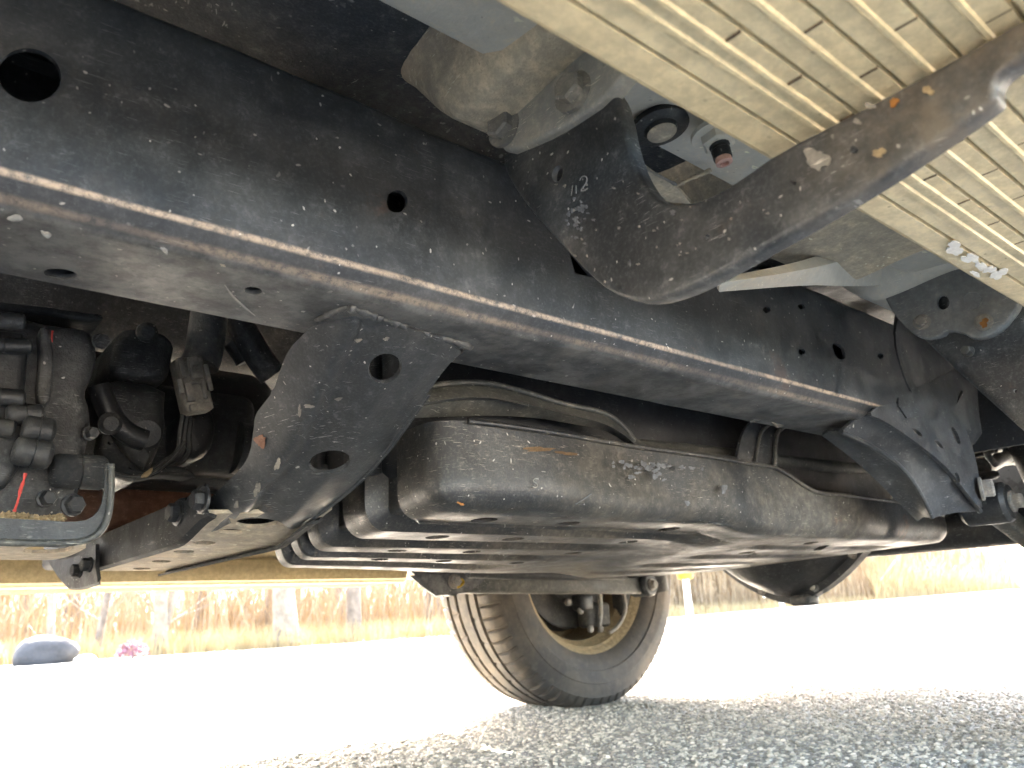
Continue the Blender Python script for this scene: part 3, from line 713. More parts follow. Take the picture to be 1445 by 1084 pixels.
for i, (x, y, rx, ry, mt) in enumerate(q_ for q_ in [(1153, 225, 15, 16, 'bolt'), (1241, 216, 9, 6, 'rim'), (1310, 128, 7, 6, 'rim'), (1262, 145, 6, 6, 'rust2'), (1228, 150, 7, 4, 'bolt'), (1210, 172, 5, 4, 'bolt'), (1120, 258, 3, 3, 'blackbolt'), (1205, 212, 4, 5, 'blackbolt'), (950, 300, 4, 3, 'corr')]+[(random.gauss(814, 9), random.gauss(305, 24), random.uniform(.8, 2.6), random.uniform(.8, 2.8), 'corr') for _ in range(34)]+[(random.uniform(740, 1090), random.uniform(250, 400), random.uniform(.8, 2.2), random.uniform(.8, 2), 'bolt') for _ in range(40)] if pip((q_[0], q_[1]), L_out)):
    patch('dirt_spot', x, y, rx, ry, 0, lambda u, v: onX((u, v), XB), mt, br1, 160+i)
# chalk marks on the bracket: a 2 with two strokes before it
def stroke(name, pts, r, mat, parent): return tube(name, pts, r, mat, parent, 6, 2)
fx = lambda pts: [onX(p, XB-.0008) for p in pts]
stroke('chalk_figure', fx([(818, 255), (820, 250), (826, 248), (829, 253), (826, 261), (819, 269), (823, 270), (829, 266)]), .0004, 'chalk', br1)
stroke('chalk_figure', fx([(806, 276), (808, 262)]), .0003, 'chalk', br1); stroke('chalk_figure', fx([(813, 262), (813, 273)]), .0003, 'chalk', br1)
# dusty mount plates bolted over the arms
def plate(pts, X, mat, parent, dep=.012, r=.004, lab=None, holes=()):
    o = [bk(p, X) for p in pxpoly(pts, 1)]
    return stamped('mount_plate', o, [[bk(p, X) for p in h] for h in holes], lambda u, v, w: Vector((X+w, u, v)), dep, r, mat, parent, .02, lab)
mp1 = plate([(713, 217), (700, 196), (683, 168), (668, 140), (690, 95), (735, 40), (760, 5), (820, -20), (900, 40), (905, 80), (884, 98), (850, 142), (815, 166), (780, 188), (745, 204)], XB-.006, 'platedust', truck, .012, .003, 'dust caked mount plate with two bolt heads')
for p in [(713, 182), (810, 131)]: hexbolt('bolt', onX(p, XB-.0065), (-1, -.15, .1), .0105, 'bolt', mp1, .010, 1.35)
X2 = .875
mp2 = plate([(1246, 416), (1250, 405), (1275, 398), (1310, 390), (1340, 378), (1400, 380), (1440, 420), (1433, 440), (1415, 463), (1395, 476), (1372, 479), (1358, 470), (1336, 466), (1328, 475), (1300, 479), (1280, 465), (1258, 440)], X2, 'plategrey', truck, .012, .003, 'grey mount plate with a round hole and rusty bolt heads', [ell(1331, 427, 9, 10, 0, 16)])
for p, mt in [((1301, 455), 'bolt'), ((1388, 455), 'bolt')]: hexbolt('bolt', onX(p, X2-.0005), (-1, -.15, .1), .0068, mt, mp2, .006, 1.35)
patch('rust_scab', 1389, 456, 6, 6, 0, lambda x, y: onX((x, y), X2-.0068), 'rust2', mp2, 5)
lathe('plug', [(0, .010), (.0015, .010), (.0015, .009), (.0005, .0085)], onX((1372, 424), X2-.0003), (-1, 0, 0), 'plategrey', mp2, 18)
hexbolt('bolt', onX((1366, 496), X2+.002), (-1, 0, 0), .0055, 'drum', mp2, .008, 1.15)

# ------------------------------------------------------------------ near running board: ribbed tan underside
BZ, BYI, BYO, BX0, BX1 = .4685, .175, -.075, -.68, 1.02
def board(name, flip, yi, yo, z0, x0, x1, lab, mat='tan'):
    sg = 1 if yo < yi else -1
    pr = [(0, .030), (.0005, .012), (.002, .004), (.006, .0008), (.016, .0)]        # (distance outboard from inner edge, height above underside)
    def groove(d, wd=.0012, h=.003): return [(d-wd, 0), (d-wd*.4, h), (d+wd*.4, h), (d+wd, 0)]
    def ridge(d, wd=.0017, h=-.0013): return [(d-wd, 0), (d-wd*.5, h), (d+wd*.5, h), (d+wd, 0)]
    seq = []
    for kind, d in (('g', .021), ('r', .0335), ('r', .0405), ('g', .050), ('r', .0615), ('g', .072), ('r', .0835), ('g', .095), ('r', .107), ('g', .119), ('r', .131), ('g', .143), ('r', .155), ('g', .167), ('r', .179), ('g', .191), ('r', .203)):
        seq += groove(d) if kind == 'g' else ridge(d)
    pr += seq; W = abs(yi-yo)
    pr += [(W-.02, 0), (W-.008, .002), (W-.002, .008), (W, .02), (W, .04), (W-.006, .047), (.006, .047), (.0, .04)]
    V = []; F = []; k = len(pr); xs = np.linspace(x0, x1, 24)
    for x in xs:
        for d, h in pr: V.append((x, yi-sg*d, z0+h+.0006*math.sin(x*5+d*20)))
    for i in range(len(xs)-1):
        for j in range(k): F.append([i*k+j, i*k+(j+1) % k, (i+1)*k+(j+1) % k, (i+1)*k+j])
    F += [list(range(k)), [(len(xs)-1)*k+j for j in range(k)][::-1]]
    o = mk(name, V, F, mat, truck, 30, lab)
    return o
nb = board('running_board', 0, BYI, BYO, BZ, BX0, BX1, 'cream tan ribbed underside of the running board beside the frame rail')
# short cross webs between the ribs
V = []; F = []
for a, b, ph in ((.0425, .0490, .0), (.0635, .071, .021), (.0855, .094, .005), (.109, .118, .03), (.133, .142, .012), (.157, .166, .02)):
    for x in np.arange(-.6+ph, 1.0, .0437):
        if .26 < x < .375 and a < .1: pass
        s = len(V); y0, y1 = BYI-a, BYI-b
        for (xx, zz_) in ((x-.0005, 0), (x+.0005, 0)):
            V += [(xx, y0, BZ+.001), (xx, y1, BZ+.001), (xx, y1, BZ-.0004), (xx, y0, BZ-.0004)]
        F += [[s+i for i in f] for f in ([0, 1, 2, 3], [7, 6, 5, 4], [3, 2, 6, 7], [0, 3, 7, 4], [1, 5, 6, 2])]
o = mk('dirt_filled_seam', V, F, 'dirtline', nb, 0); o['kind'] = 'stuff'
for i, (x, y, a, b, rt) in enumerate([(1347, 350, 13, 8, 10), (1369, 364, 12, 6, 12), (1384, 375, 9, 5, 40), (1396, 380, 10, 3.5, -20), (1409, 386, 12, 6, -12), (1376, 386, 8, 2.5, 20)]):
    patch('white_splat', x, y, a, b, rt, lambda u, v: onZ((u, v), BZ-.0008), 'white', nb, 140+i)
# far running board with a rounded side
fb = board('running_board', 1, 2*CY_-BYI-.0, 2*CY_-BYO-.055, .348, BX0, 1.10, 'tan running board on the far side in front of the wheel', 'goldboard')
YF = 2*CY_-BYI
loft('end_cap', [[(1.08, YF-.01, .43), (1.16, YF-.012, .425), (1.26, YF-.01, .40)], [(1.08, YF-.014, .40), (1.17, YF-.016, .395), (1.27, YF-.012, .375)], [(1.07, YF-.002, .381), (1.17, YF, .375), (1.28, YF+.01, .36)], [(1.08, YF+.2, .381), (1.17, YF+.2, .375), (1.28, YF+.2, .36)]], 'rim', fb, 16, .006, 4)
lump('yellow_mark', (.75, YF-.013, .432), (0, -1, 0), .012, .012, .0006, 'yellow', fb, seed=60)
xs_ = np.linspace(BX0, 1.1, 12)
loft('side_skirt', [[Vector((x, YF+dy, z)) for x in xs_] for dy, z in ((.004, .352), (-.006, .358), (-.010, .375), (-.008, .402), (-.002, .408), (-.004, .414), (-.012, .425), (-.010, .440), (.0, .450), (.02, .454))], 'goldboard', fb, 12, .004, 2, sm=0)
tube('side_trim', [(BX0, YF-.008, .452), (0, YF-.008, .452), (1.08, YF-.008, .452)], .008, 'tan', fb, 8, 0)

# ------------------------------------------------------------------ body: floor, sills, shell
bodyp = empty('body', (.3, CY_, .7), parent=truck)
def grid(name, xs, ys, zf, mat, parent, th=.003, label=None):
    P = [Vector((x, y, zf(x, y))) for x in xs for y in ys]; n_ = len(ys)
    F = [[i*n_+j, i*n_+j+1, (i+1)*n_+j+1, (i+1)*n_+j] for i in range(len(xs)-1) for j in range(n_-1)]
    Q, FF = thicken(P, F, th); return mk(name, Q, FF, mat, parent, 50, label)
def floorz(x, y):
    d = abs(y-CY_); z = .665+.012*sstep(.2, .8, math.sin(x*26)*.5+.5)*sstep(.6, .5, d)
    z += .12*sstep(.28, .16, d)                      # tunnel
    z -= .018*sstep(.40, .50, d)*sstep(.68, .60, d)*(.5+.5*math.sin(x*9))
    return z
grid('floor_pan', np.arange(-1.5, 2.55, .02), np.concatenate([np.arange(.30, .7, .02), np.arange(.7, 1.25, .02), np.arange(1.25, 1.66, .02)]), floorz, 'floor', bodyp)
def sill(name, s):
    # pressed sill section swept along X: underside, inner wall and pinch flange
    sec = [(.33, .67), (.33, .625), (.325, .608), (.31, .602), (.235, .598), (.215, .586), (.205, .575), (.13, .575), (.118, .57), (.112, .545), (.106, .545), (.104, .575), (.08, .59), (.06, .62), (.05, .67)]
    V = []; F = []; xs = np.arange(-1.05, 1.16, .03); k = len(sec)
    for x in xs:
        for y, z in sec:
            yy = y if s > 0 else 2*CY_-y
            V.append((x, yy, z+.0015*math.sin(x*7)))
    for i in range(len(xs)-1):
        for j in range(k-1): F.append([i*k+j, i*k+j+1, (i+1)*k+j+1, (i+1)*k+j])
    Q, FF = thicken([Vector(v) for v in V], F, .003, toward=Vector((0, .2 if s > 0 else 2*CY_-.2, 0)))
    return mk(name, Q, FF, 'body', bodyp, 30)
sl1 = sill('sill', 1); sill('sill', -1)
# rubber plug and threaded stud under the sill
zp = .6
pc = onZ((931, 177), .5985)
lathe('drain_plug', [(-.002, .0215), (.0025, .0215), (.004, .018), (.004, .0125), (.0065, .0115), (.0075, .009), (.0078, .0)], pc, (.05, -.12, -1), 'dark', sl1, 28)
lathe('plug_cap', [(.003, .0115), (.0072, .0110), (.0082, .009)], pc, (.05, -.12, -1), 'dusty', sl1, 24)
sc0 = onZ((1010, 188), .588)
hexbolt('nut', sc0, (.06, -.1, -1), .0125, 'body', sl1, .011, 1.45)
lathe('stud', [(.008, .0075), (.012, .0075), (.0125, .0065), (.0145, .0065), (.015, .007), (.022, .0068)], sc0, (.06, -.1, -1), 'blackbolt', sl1, 14)
lathe('stud_tip', [(.021, .006), (.026, .006), (.0265, .0035), (.024, .003)], sc0, (.06, -.1, -1), 'pink', sl1, 14)
# lower reinforcement seen through the bracket's crook
q = [onZ((895, 205), .592), onZ((960, 262), .592), onZ((985, 248), .592), onZ((1060, 205), .592)]
loft('sill_seam', [[onZ(p, .5965) for p in [(880, 212), (915, 238), (955, 262)]], [onZ(p, .594) for p in [(890, 240), (930, 258), (958, 268)]], [onZ(p, .594) for p in [(900, 275), (940, 285), (975, 288)]]], 'dusty', sl1, 10, .004, 3)
bead([(955, 262), (975, 252), (990, 246), (1003, 240)], lambda p: onZ(p, .5945), .0016, sl1, 'dusty')
bead([(905, 235), (930, 248), (955, 261)], lambda p: onZ(p, .5945), .0014, sl1, 'bolt')
# outriggers that carry the brackets, caked with dust
def outrigger(x0, x1, mat):
    xs = np.linspace(x0-.035, x1+.04, 40); ys = np.linspace(.20, .46, 20)
    def zf(x, y): return .668-.077*sstep(x0-.03, x0+.010, x)*sstep(x1+.03, x1-.008, x)*sstep(.455, .36, y)-.003*math.sin(y*40)
    return grid('floor_outrigger', xs, ys, zf, mat, bodyp, .004)
outrigger(.268, .34, 'dusty'); outrigger(.86, 1.0, 'body'); outrigger(.58, .80, 'dusty')
loft('heel_panel', [[onY(p, .34) for p in [(1015, 392), (1120, 372), (1180, 352), (1240, 345), (1275, 340), (1310, 352), (1335, 372)]], [onY(p, .335) for p in [(1015, 400), (1130, 382), (1190, 368), (1240, 362), (1280, 362), (1315, 370), (1338, 385)]], [onY(p, .35) for p in [(1015, 412), (1140, 402), (1190, 404), (1235, 404), (1270, 396), (1300, 388), (1335, 392)]]], 'body', bodyp, 26, .004, 5, label='pale grey curved body panel behind the board')
# side shell with wheel arches, roof, glass, bumpers
AX, FXL = 1.640, -1.150         # axle positions along the truck
def side(name, y0, y1):
    o = [(-1.95, .62), (-1.93, .95), (-1.75, 1.05), (-.75, 1.12), (-.15, 1.62), (.3, 1.78), (2.2, 1.76), (2.5, 1.15), (2.6, 1.0), (2.62, .55)]
    low = [(2.15, .52)]+[(AX+.41*math.cos(a), .39+.41*math.sin(a)) for a in np.linspace(.25, math.pi-.25, 14)]+[(1.2, .56), (-.6, .56)]+[(FXL+.46*math.cos(a), .40+.46*math.sin(a)) for a in np.linspace(.25, math.pi-.25, 14)]+[(-1.6, .55)]
    poly = o+low
    wn = [[(-.45, 1.14), (-.02, 1.56), (.30, 1.66), (.42, 1.66), (.42, 1.14)], [(.50, 1.14), (.50, 1.66), (1.25, 1.66), (1.25, 1.14)], [(1.33, 1.14), (1.33, 1.66), (2.05, 1.64), (2.25, 1.14)]]
    v, F = cdt(densify(poly, .08), [densify(h_, .08) for h_ in wn], .09)
    def tumble(z): return .10*sstep(1.05, 1.75, z)
    sg = 1 if y1 > y0 else -1
    P = [Vector((p[0], y0+sg*tumble(p[1]), p[1])) for p in v]
    Q, FF = thicken(P, F, .03, toward=Vector((0, y0-sg*9, 1)))
    s_ = mk(name, Q, FF, 'paint', bodyp, 30)
    for h_ in wn:
        mk('side_window', [(x, y0+sg*(tumble(z)+.012), z) for x, z in h_], [list(range(len(h_)))], 'glass', s_, 0)
side('body_side', .03, 1); side('body_side', 2*CY_-.03, -1)
grid('roof', np.linspace(.0, 2.25, 12), np.linspace(.12, 2*CY_-.12, 8), lambda x, y: 1.77+.02*math.cos((y-CY_)*1.8)-.1*sstep(.4, 0, x), 'paint', bodyp, .02)
grid('hood', np.linspace(-1.93, -.72, 12), np.linspace(.05, 2*CY_-.05, 8), lambda x, y: 1.0+.10*sstep(-1.95, -1.3, x)+.02*math.cos((y-CY_)*1.8), 'paint', bodyp, .02)
mk('windscreen', [(-.74, .1, 1.12), (-.74, 2*CY_-.1, 1.12), (.02, 2*CY_-.17, 1.70), (.02, .17, 1.70)], [[0, 1, 2, 3]], 'glass', bodyp, 0)
mk('tailgate', [(2.57, .08, .6), (2.57, 2*CY_-.08, .6), (2.5, 2*CY_-.1, 1.15), (2.5, .1, 1.15), (2.24, 2*CY_-.15, 1.74), (2.24, .15, 1.74)], [[0, 1, 2, 3], [3, 2, 4, 5]], 'paint', bodyp, 0)
def bumper(name, xs):
    ys = np.linspace(.06, 2*CY_-.06, 25)
    rows = [[Vector((xs[0]+(xs[1]-xs[0])*(1-abs((y-CY_)/.92)**4)*k1, y, z)) for y in ys] for k1, z in ((.2, .47), (.8, .45), (1, .5), (1, .66), (.6, .72))]
    return loft(name, rows, 'paint', bodyp, 25, .02, 2, sm=0)
bumper('rear_bumper', (2.45, 2.74)); bumper('front_bumper', (-1.8, -2.1))
grid('spare_wheel_well', np.linspace(2.0, 2.55, 6), np.linspace(.5, 1.45, 6), lambda x, y: .60, 'floor', bodyp)

# ------------------------------------------------------------------ wheels
WR = .385
def tyre_mesh():
    n = 432; W = .132
    pr = [(-.098, .236), (-.112, .245), (-.124, .268), (-.128, .284), (-.131, .286), (-.1335, .305), (-.1335, .318), (-.1315, .320), (-.130, .338), (-.124, .352), (-.124, .3545), (-.117, .364)]
    tread = []
    g = lambda a, b: [(a-.001, .3845), (a+.001, .3745), (b-.001, .3745), (b+.001, .3845)]
    tread = [(-.110, .374), (-.100, .380), (-.086, .383)]+g(-.069, -.058)+g(-.031, -.020)+g(.020, .031)+g(.058, .069)+[(.086, .383), (.100, .380), (.110, .374)]
    pr = pr+tread+[(-a, r_) for a, r_ in pr[::-1]]
    V = []; F = []; k = len(pr)
    for i in range(n):
        a = 2*math.pi*i/n; ph = i % 6
        for y, r_ in pr:
            rr = r_
            if abs(y) > .075 and r_ > .362 and ph == 0: rr -= .009
            elif .03 < abs(y) < .057 and r_ > .38 and (i+(3 if y > 0 else 0)) % 12 == 0: rr -= .006
            elif abs(y) < .019 and r_ > .38 and i % 12 == 5: rr -= .004
            x, z = rr*math.sin(a), -rr*math.cos(a)
            if z < -WR+.010: z = -WR+.010+(z+WR-.010)*.12; 
            yy = y*(1+.06*sstep(-.28, -.37, z))
            V.append((x, yy, z))
    for i in range(n):
        for j in range(k-1): F.append([i*k+j, i*k+j+1, ((i+1) % n)*k+j+1, ((i+1) % n)*k+j])
    # raised band and fine rings on the sidewall come from the profile
    me = bpy.data.meshes.new('tyre'); me.from_pydata(V, [], F); me.shade_smooth(); me.set_sharp_from_angle(angle=R(38)); me.materials.append(MATS['rubber']); return me
def lathe_me(name, pr, mat, n=64):
    V = []; F = []; k = len(pr)
    for i in range(n):
        a = 2*math.pi*i/n
        for y, r_ in pr: V.append((r_*math.sin(a), y, -r_*math.cos(a)))
    for i in range(n):
        for j in range(k-1): F.append([i*k+j, i*k+j+1, ((i+1) % n)*k+j+1, ((i+1) % n)*k+j])
    me = bpy.data.meshes.new(name); me.from_pydata(V, [], F); me.shade_smooth(); me.set_sharp_from_angle(angle=R(35)); me.materials.append(MATS[mat]); return me
TY = tyre_mesh()
# y < 0 is the inner side of the wheel
RIM = lathe_me('rim', [(-.094, .228), (-.104, .236), (-.108, .244), (-.104, .246), (-.099, .238), (-.094, .228), (-.088, .221), (-.070, .218), (-.055, .205), (.03, .200), (.07, .205), (.085, .215), (.1, .24), (.104, .238), (.095, .21), (.075, .19), (.06, .12), (.075, .06), (.08, .0)], 'rim')
BACK = lathe_me('brake_backing_plate', [(-.02, .0), (-.02, .06), (-.03, .07), (-.03, .095), (-.012, .10), (-.012, .165), (-.02, .172), (.02, .178), (.04, .17)], 'drum', 48)
def wheel(x, y, s, lab):
    e = empty('wheel', (x, y, WR-.0088), parent=truck); e['label'] = lab
    for nm, me in (('tyre', TY), ('rim', RIM), ('brake_backing_plate', BACK)):
        o = bpy.data.objects.new(nm, me); col.objects.link(o); o.parent = e
        o.rotation_euler = (0, 0, 0 if s > 0 else math.pi)
    return e
wf = wheel(AX, 1.745, 1, 'far rear wheel with dusty tan rim lip and ribbed road tyre')
for x, y, s in ((AX, 2*CY_-1.79, -1), (FXL, 1.79, 1), (FXL, 2*CY_-1.79, -1)): wheel(x, y, s, 'road wheel with dusty ribbed tyre')
wz = WR-.0088
# brake hardware on the inner side of the far wheel
bp = lambda px, Y: onY(px, Y-.045)
for (nm, px, Y, s_, mt) in [('caliper', (838, 868), 1.735, (.10, .05, .07), 'drum'), ('caliper_bracket', (880, 862), 1.73, (.055, .05, .12), 'drum'), ('brake_cylinder', (822, 850), 1.72, (.05, .05, .05), 'dark')]:
    rbox(nm, bp(px, Y), s_, .012, mt, wf)
for px in [(818, 862), (832, 888), (800, 850), (846, 888)]: lathe('brake_bolt', [(0, .010), (.008, .010), (.011, .006)], bp(px, 1.715), (0, -1, 0), 'bolt', wf, 14)
tube('parking_brake_cable', [bp(p, 1.70) for p in [(845, 830), (848, 855), (846, 885)]], .007, 'bolt', wf, 8)
tube('brake_hose', [bp(p, 1.68) for p in [(880, 838), (884, 862), (872, 885), (860, 893)]], .006, 'bolt', wf, 8)

# ------------------------------------------------------------------ rear axle
ra = empty('rear_axle', (AX, CY_, .376), parent=truck)
tube('axle_tube', [(AX, .30, .376), (AX, CY_-.12, .376)], .042, 'dark', ra, 20); tube('axle_tube', [(AX, CY_+.12, .376), (AX, 1.72, .376)], .042, 'dark', ra, 20)
dz = [(-.19, .03), (-.17, .075), (-.12, .115), (-.06, .135), (-.03, .140), (-.025, .152), (.005, .152), (.01, .140), (.06, .132), (.11, .10), (.15, .055), (.16, .01)]
V = []; F = []; nn = 56
for h_, r_ in dz:
    for k in range(nn):
        a = 2*math.pi*k/nn; c_, s_ = math.cos(a), math.sin(a); q = (abs(c_)**1.45+abs(s_)**1.45)**(-1/1.45)*r_/.152
        V.append((AX-.06+h_, .945+.235*q*c_, .425+.178*q*s_))
for i in range(len(dz)-1):
    for k in range(nn): F.append([i*nn+k, i*nn+(k+1) % nn, (i+1)*nn+(k+1) % nn, (i+1)*nn+k])
F += [list(range(nn))[::-1], [(len(dz)-1)*nn+k for k in range(nn)]]
df = mk('differential', V, F, 'dark', ra, 40)
rbox('drain_boss', (AX-.08, .915, .254), (.05, .045, .022), .008, 'drum', df)
for k in range(10):
    a = 2*math.pi*k/10; hexbolt('bolt', (AX-.088, .945+.235*.93*math.cos(a)*(abs(math.cos(a))**1.45+abs(math.sin(a))**1.45)**(-1/1.45), .425+.178*.93*math.sin(a)*(abs(math.cos(a))**1.45+abs(math.sin(a))**1.45)**(-1/1.45)), (-1, 0, 0), .008, 'bolt', df, .009, 1.1)
# far lower link: bracket on the far rail, bar, bushing under the axle
lk = link('lower_link', onY((628, 822), 1.47), onY((906, 826), 1.47), .024)
fbk = [onY(p, 1.44) for p in [(578, 812), (650, 806), (715, 806)]]
loft('link_bracket', [[onY(p, 1.435) for p in [(578, 812), (640, 808), (692, 808)]], [onY(p, 1.435) for p in [(596, 828), (640, 824), (678, 824)]], [onY(p, 1.435) for p in [(615, 841), (645, 838), (660, 836)]], [onY(p, 1.50) for p in [(615, 841), (645, 838), (660, 836)]], [onY(p, 1.50) for p in [(578, 806), (640, 800), (692, 800)]]], 'frame', lk, 14, .005, 3)
stroke('yellow_mark', [onY(p, 1.432) for p in [(645, 820), (652, 817), (655, 822), (650, 827), (645, 829)]], .003, 'yellow', lk)
rbox('upper_bracket', (1.05, 1.50, .43), (.2, .08, .10), .01, 'black', lk)
tube('track_bar', [onY(p, 1.40) for p in [(660, 808), (760, 812), (840, 812), (880, 812)]], .012, 'dark', truck, 10)
tube('shock_absorber', [(AX+.12, 1.48, .30), (AX+.05, 1.44, .62)], .03, 'drum', truck, 16)
tube('shock_absorber', [(AX+.12, .46, .30), (AX+.05, .50, .62)], .03, 'drum', truck, 16)
def coil(c, r, h, turns, wr): return tube('coil_spring', [(c[0]+r*math.cos(t), c[1]+r*math.sin(t), c[2]+h*t/(2*math.pi*turns)) for t in np.linspace(0, 2*math.pi*turns, 20*turns)], wr, 'dark', truck, 8, 0)
coil((AX-.02, 1.36, .43), .055, .22, 5, .008); coil((AX-.02, .58, .43), .055, .22, 5, .008)
# clutter around the near axle end
ne = empty('rear_suspension_bracketry', (1.4, .5, .45), parent=truck)
for nm, px, Y, s_, r_, mt in [('spring_perch', (1408, 560), .62, (.12, .1, .10), .012, 'dark'), ('bump_stop', (1400, 622), .60, (.06, .06, .07), .02, 'strip'), ('link_clevis', (1432, 628), .55, (.07, .05, .08), .012, 'dark'), ('side_bracket', (1385, 600), .56, (.03, .05, .12), .006, 'dark')]:
    rbox(nm, onY(px, Y), s_, r_, mt, ne)
tube('brake_pipe', [onY(p, .5) for p in [(1392, 600), (1400, 622), (1390, 640), (1405, 655)]], .006, 'strip', ne, 8)
tube('upper_link', [onY((1385, 660), .56), onY((1500, 600), .56)], .018, 'strip', ne, 12)
tube('upper_link', [onY((1360, 655), .62), onY((1480, 640), .62)], .016, 'dark', ne, 12)
lathe('link_bushing', [(-.03, .02), (-.03, .034), (.03, .034), (.03, .02)], onY((1432, 625), .54), (.6, -1, 0), 'dark', ne, 20)
for px in [(1350, 590), (1418, 548), (1440, 560)]: hexbolt('bolt', onY(px, .5), (-.4, -1, 0), .011, 'bolt', ne, .012)

# ------------------------------------------------------------------ gearbox and transfer case
def ypoly(pts, Y, sm=1): return [(q.x, q.z) for q in (onY(p, Y) for p in pxpoly(pts, sm))]
def ycast(name, pts, Y, dep, r, mat, parent, lab=None, sm=1): return stamped(name, ypoly(pts, Y, sm), [], lambda u, v, w: Vector((u, Y+w, v)), dep, r, mat, parent, .02, lab)
gb = empty('gearbox', (0, .9, .34), parent=truck)
ycast('gearbox_housing', [(-200, 425), (0, 432), (55, 452), (98, 458), (128, 462), (138, 480), (140, 505), (132, 532), (122, 552), (130, 575), (132, 605), (122, 640), (118, 690), (95, 722), (60, 742), (0, 750), (-200, 750)], .72, .36, .012, 'cast', gb, 'dusty grey cast gearbox housing streaked with white deposits')
ycast('bell_cover', [(-200, 455), (28, 462), (42, 480), (40, 520), (36, 560), (46, 575), (40, 640), (0, 700), (-200, 700)], .70, .03, .008, 'dark', gb)
ycast('casting_flange', [(55, 462), (70, 458), (78, 500), (74, 560), (64, 575), (52, 560), (58, 500)], .705, .02, .005, 'cast', gb)
ycast('end_cover', [(150, 450), (142, 440), (-200, 400), (-200, 425), (60, 440), (120, 455)], .76, .2, .006, 'dark', gb)
for a, b, Y, r_, mt in [((-40, 448), (36, 455), .69, .007, 'cast'), ((-40, 487), (46, 489), .69, .006, 'dark'), ((-40, 556), (36, 563), .688, .007, 'dark'), ((-40, 598), (22, 606), .688, .007, 'dark'), ((8, 583), (62, 586), .69, .0085, 'dark'), ((30, 604), (78, 610), .685, .0105, 'dark'), ((18, 634), (74, 644), .685, .0115, 'dark'), ((70, 664), (152, 668), .70, .014, 'matte')]:
    pa, pb = onY(a, Y), onY(b, Y); L = (pb-pa).length
    lathe('casting_boss', [(0, r_*.55), (r_*.12, r_*.85), (r_*.35, r_), (L*.48, r_), (L*.49, r_*.93), (L*.51, r_*.93), (L*.52, r_), (L-r_*.35, r_*1.02), (L-r_*.12, r_*.85), (L, r_*.55)], pa, pb-pa, mt, gb, 20)
for px, Y, r_ in [((141, 482), .716, .0058), ((126, 612), .714, .005), ((102, 713), .69, .0075), ((64, 704), .70, .006)]: hexbolt('bolt', onY(px, Y), (.3, -1, 0), r_, 'blackbolt' if px[1] > 690 else 'cast', gb, .008, 1.2)
# steel cradle bracket under the gearbox: front plate, side strap and drilled flange
cb_ = sheet('cradle_plate', densify(pxpoly([(-60, 728), (60, 734), (100, 737), (128, 733), (143, 716), (148, 690), (148, 655), (156, 652), (157, 700), (152, 735), (138, 755), (112, 765), (60, 766), (-60, 763)], 1), 7), [], lambda x, y: onY((x, y), .66), .004, 8, 'dark', gb, 40, 'bent steel cradle plate with a bright rolled edge')
tube('rolled_edge', [onY(p, .658) for p in [(-60, 764), (60, 767), (112, 766), (138, 756), (152, 735), (157, 700), (157, 655)]], .0026, 'strip', gb, 8)
ze = onY((60, 768), .66).z
fo = densify(pxpoly([(-80, 767), (110, 768), (125, 771), (108, 781), (85, 789), (60, 791), (-80, 789)], 1), 5)
sheet('cradle_flange', fo, [pxpoly([(30, 776), (45, 771), (105, 770), (98, 778), (70, 781), (35, 781)], 1), ell(17, 770.5, 15, 1.7, 2, 12)], lambda x, y: onZ((x, y), ze), .003, 6, 'dusty', gb, 40)
# sand caught on the cradle
V = []; F = []; rd = random.Random(5)
for i in range(420):
    px = rd.uniform(-10, 90); hgt = 9*math.exp(-((px-20)/30)**2)+5*math.exp(-((px-80)/14)**2); c = onY((px, 733-rd.random()**2*hgt), .668+rd.uniform(0, .012)); r_ = rd.uniform(.001, .0028); s = len(V)
    for d in ((1, 0, 0), (-1, 0, 0), (0, 1, 0), (0, -1, 0), (0, 0, 1), (0, 0, -1)): V.append(c+Vector(d)*r_*rd.uniform(.7, 1.2))
    F += [[s+a, s+b, s+c_] for a, b, c_ in ((0, 2, 4), (2, 1, 4), (1, 3, 4), (3, 0, 4), (2, 0, 5), (1, 2, 5), (3, 1, 5), (0, 3, 5))]
o = mk('caught_sand', V, F, 'rim', gb, 0); o['kind'] = 'stuff'
for pts, Y, r_ in (([(36, 668), (33, 680), (29, 690), (26, 705), (20, 722)], .664, .0009), ([(74, 467), (73, 476), (74, 483)], .699, .0008)):
    tube('red_paint_streak', [onY(p, Y) for p in pts], r_, 'red', gb, 6, 1, jit=.5)
# shift actuator, adapter and wiring behind it
ac = empty('shift_actuator', (.2, .85, .42), parent=truck)
ycast('actuator_cover', [(172, 463), (198, 460), (232, 466), (249, 484), (246, 505), (240, 532), (228, 539), (168, 532), (154, 522), (160, 488)], .85, .10, .012, 'cast', ac)
lathe('cover_boss', [(0, .011), (.006, .011), (.009, .007)], onY((206, 470), .85), (0, -1, -.2), 'cast', ac, 16)
ycast('actuator_body', [(145, 528), (240, 541), (238, 575), (240, 605), (226, 640), (214, 668), (196, 668), (172, 640), (150, 610), (136, 580)], .84, .14, .02, 'dark', ac)
lathe('output_ring', [(0, .009), (0, .014), (.006, .014), (.006, .009)], onY((205, 612), .84), (0, -1, -.2), 'dark', ac, 20)
lathe('pivot_boss', [(0, .011), (.006, .011), (.009, .007)], onY((154, 598), .82), (0, -1, -.2), 'cast', ac, 20)
tube('breather_hose', [onY(p, .83) for p in [(140, 545), (150, 575), (165, 600), (185, 615), (205, 622)]], .011, 'black', ac, 12)
ycast('lower_bracket', [(148, 600), (175, 640), (205, 668), (235, 655), (270, 660), (280, 675), (230, 668), (200, 676), (165, 665), (140, 640)], .83, .03, .006, 'matte', ac)
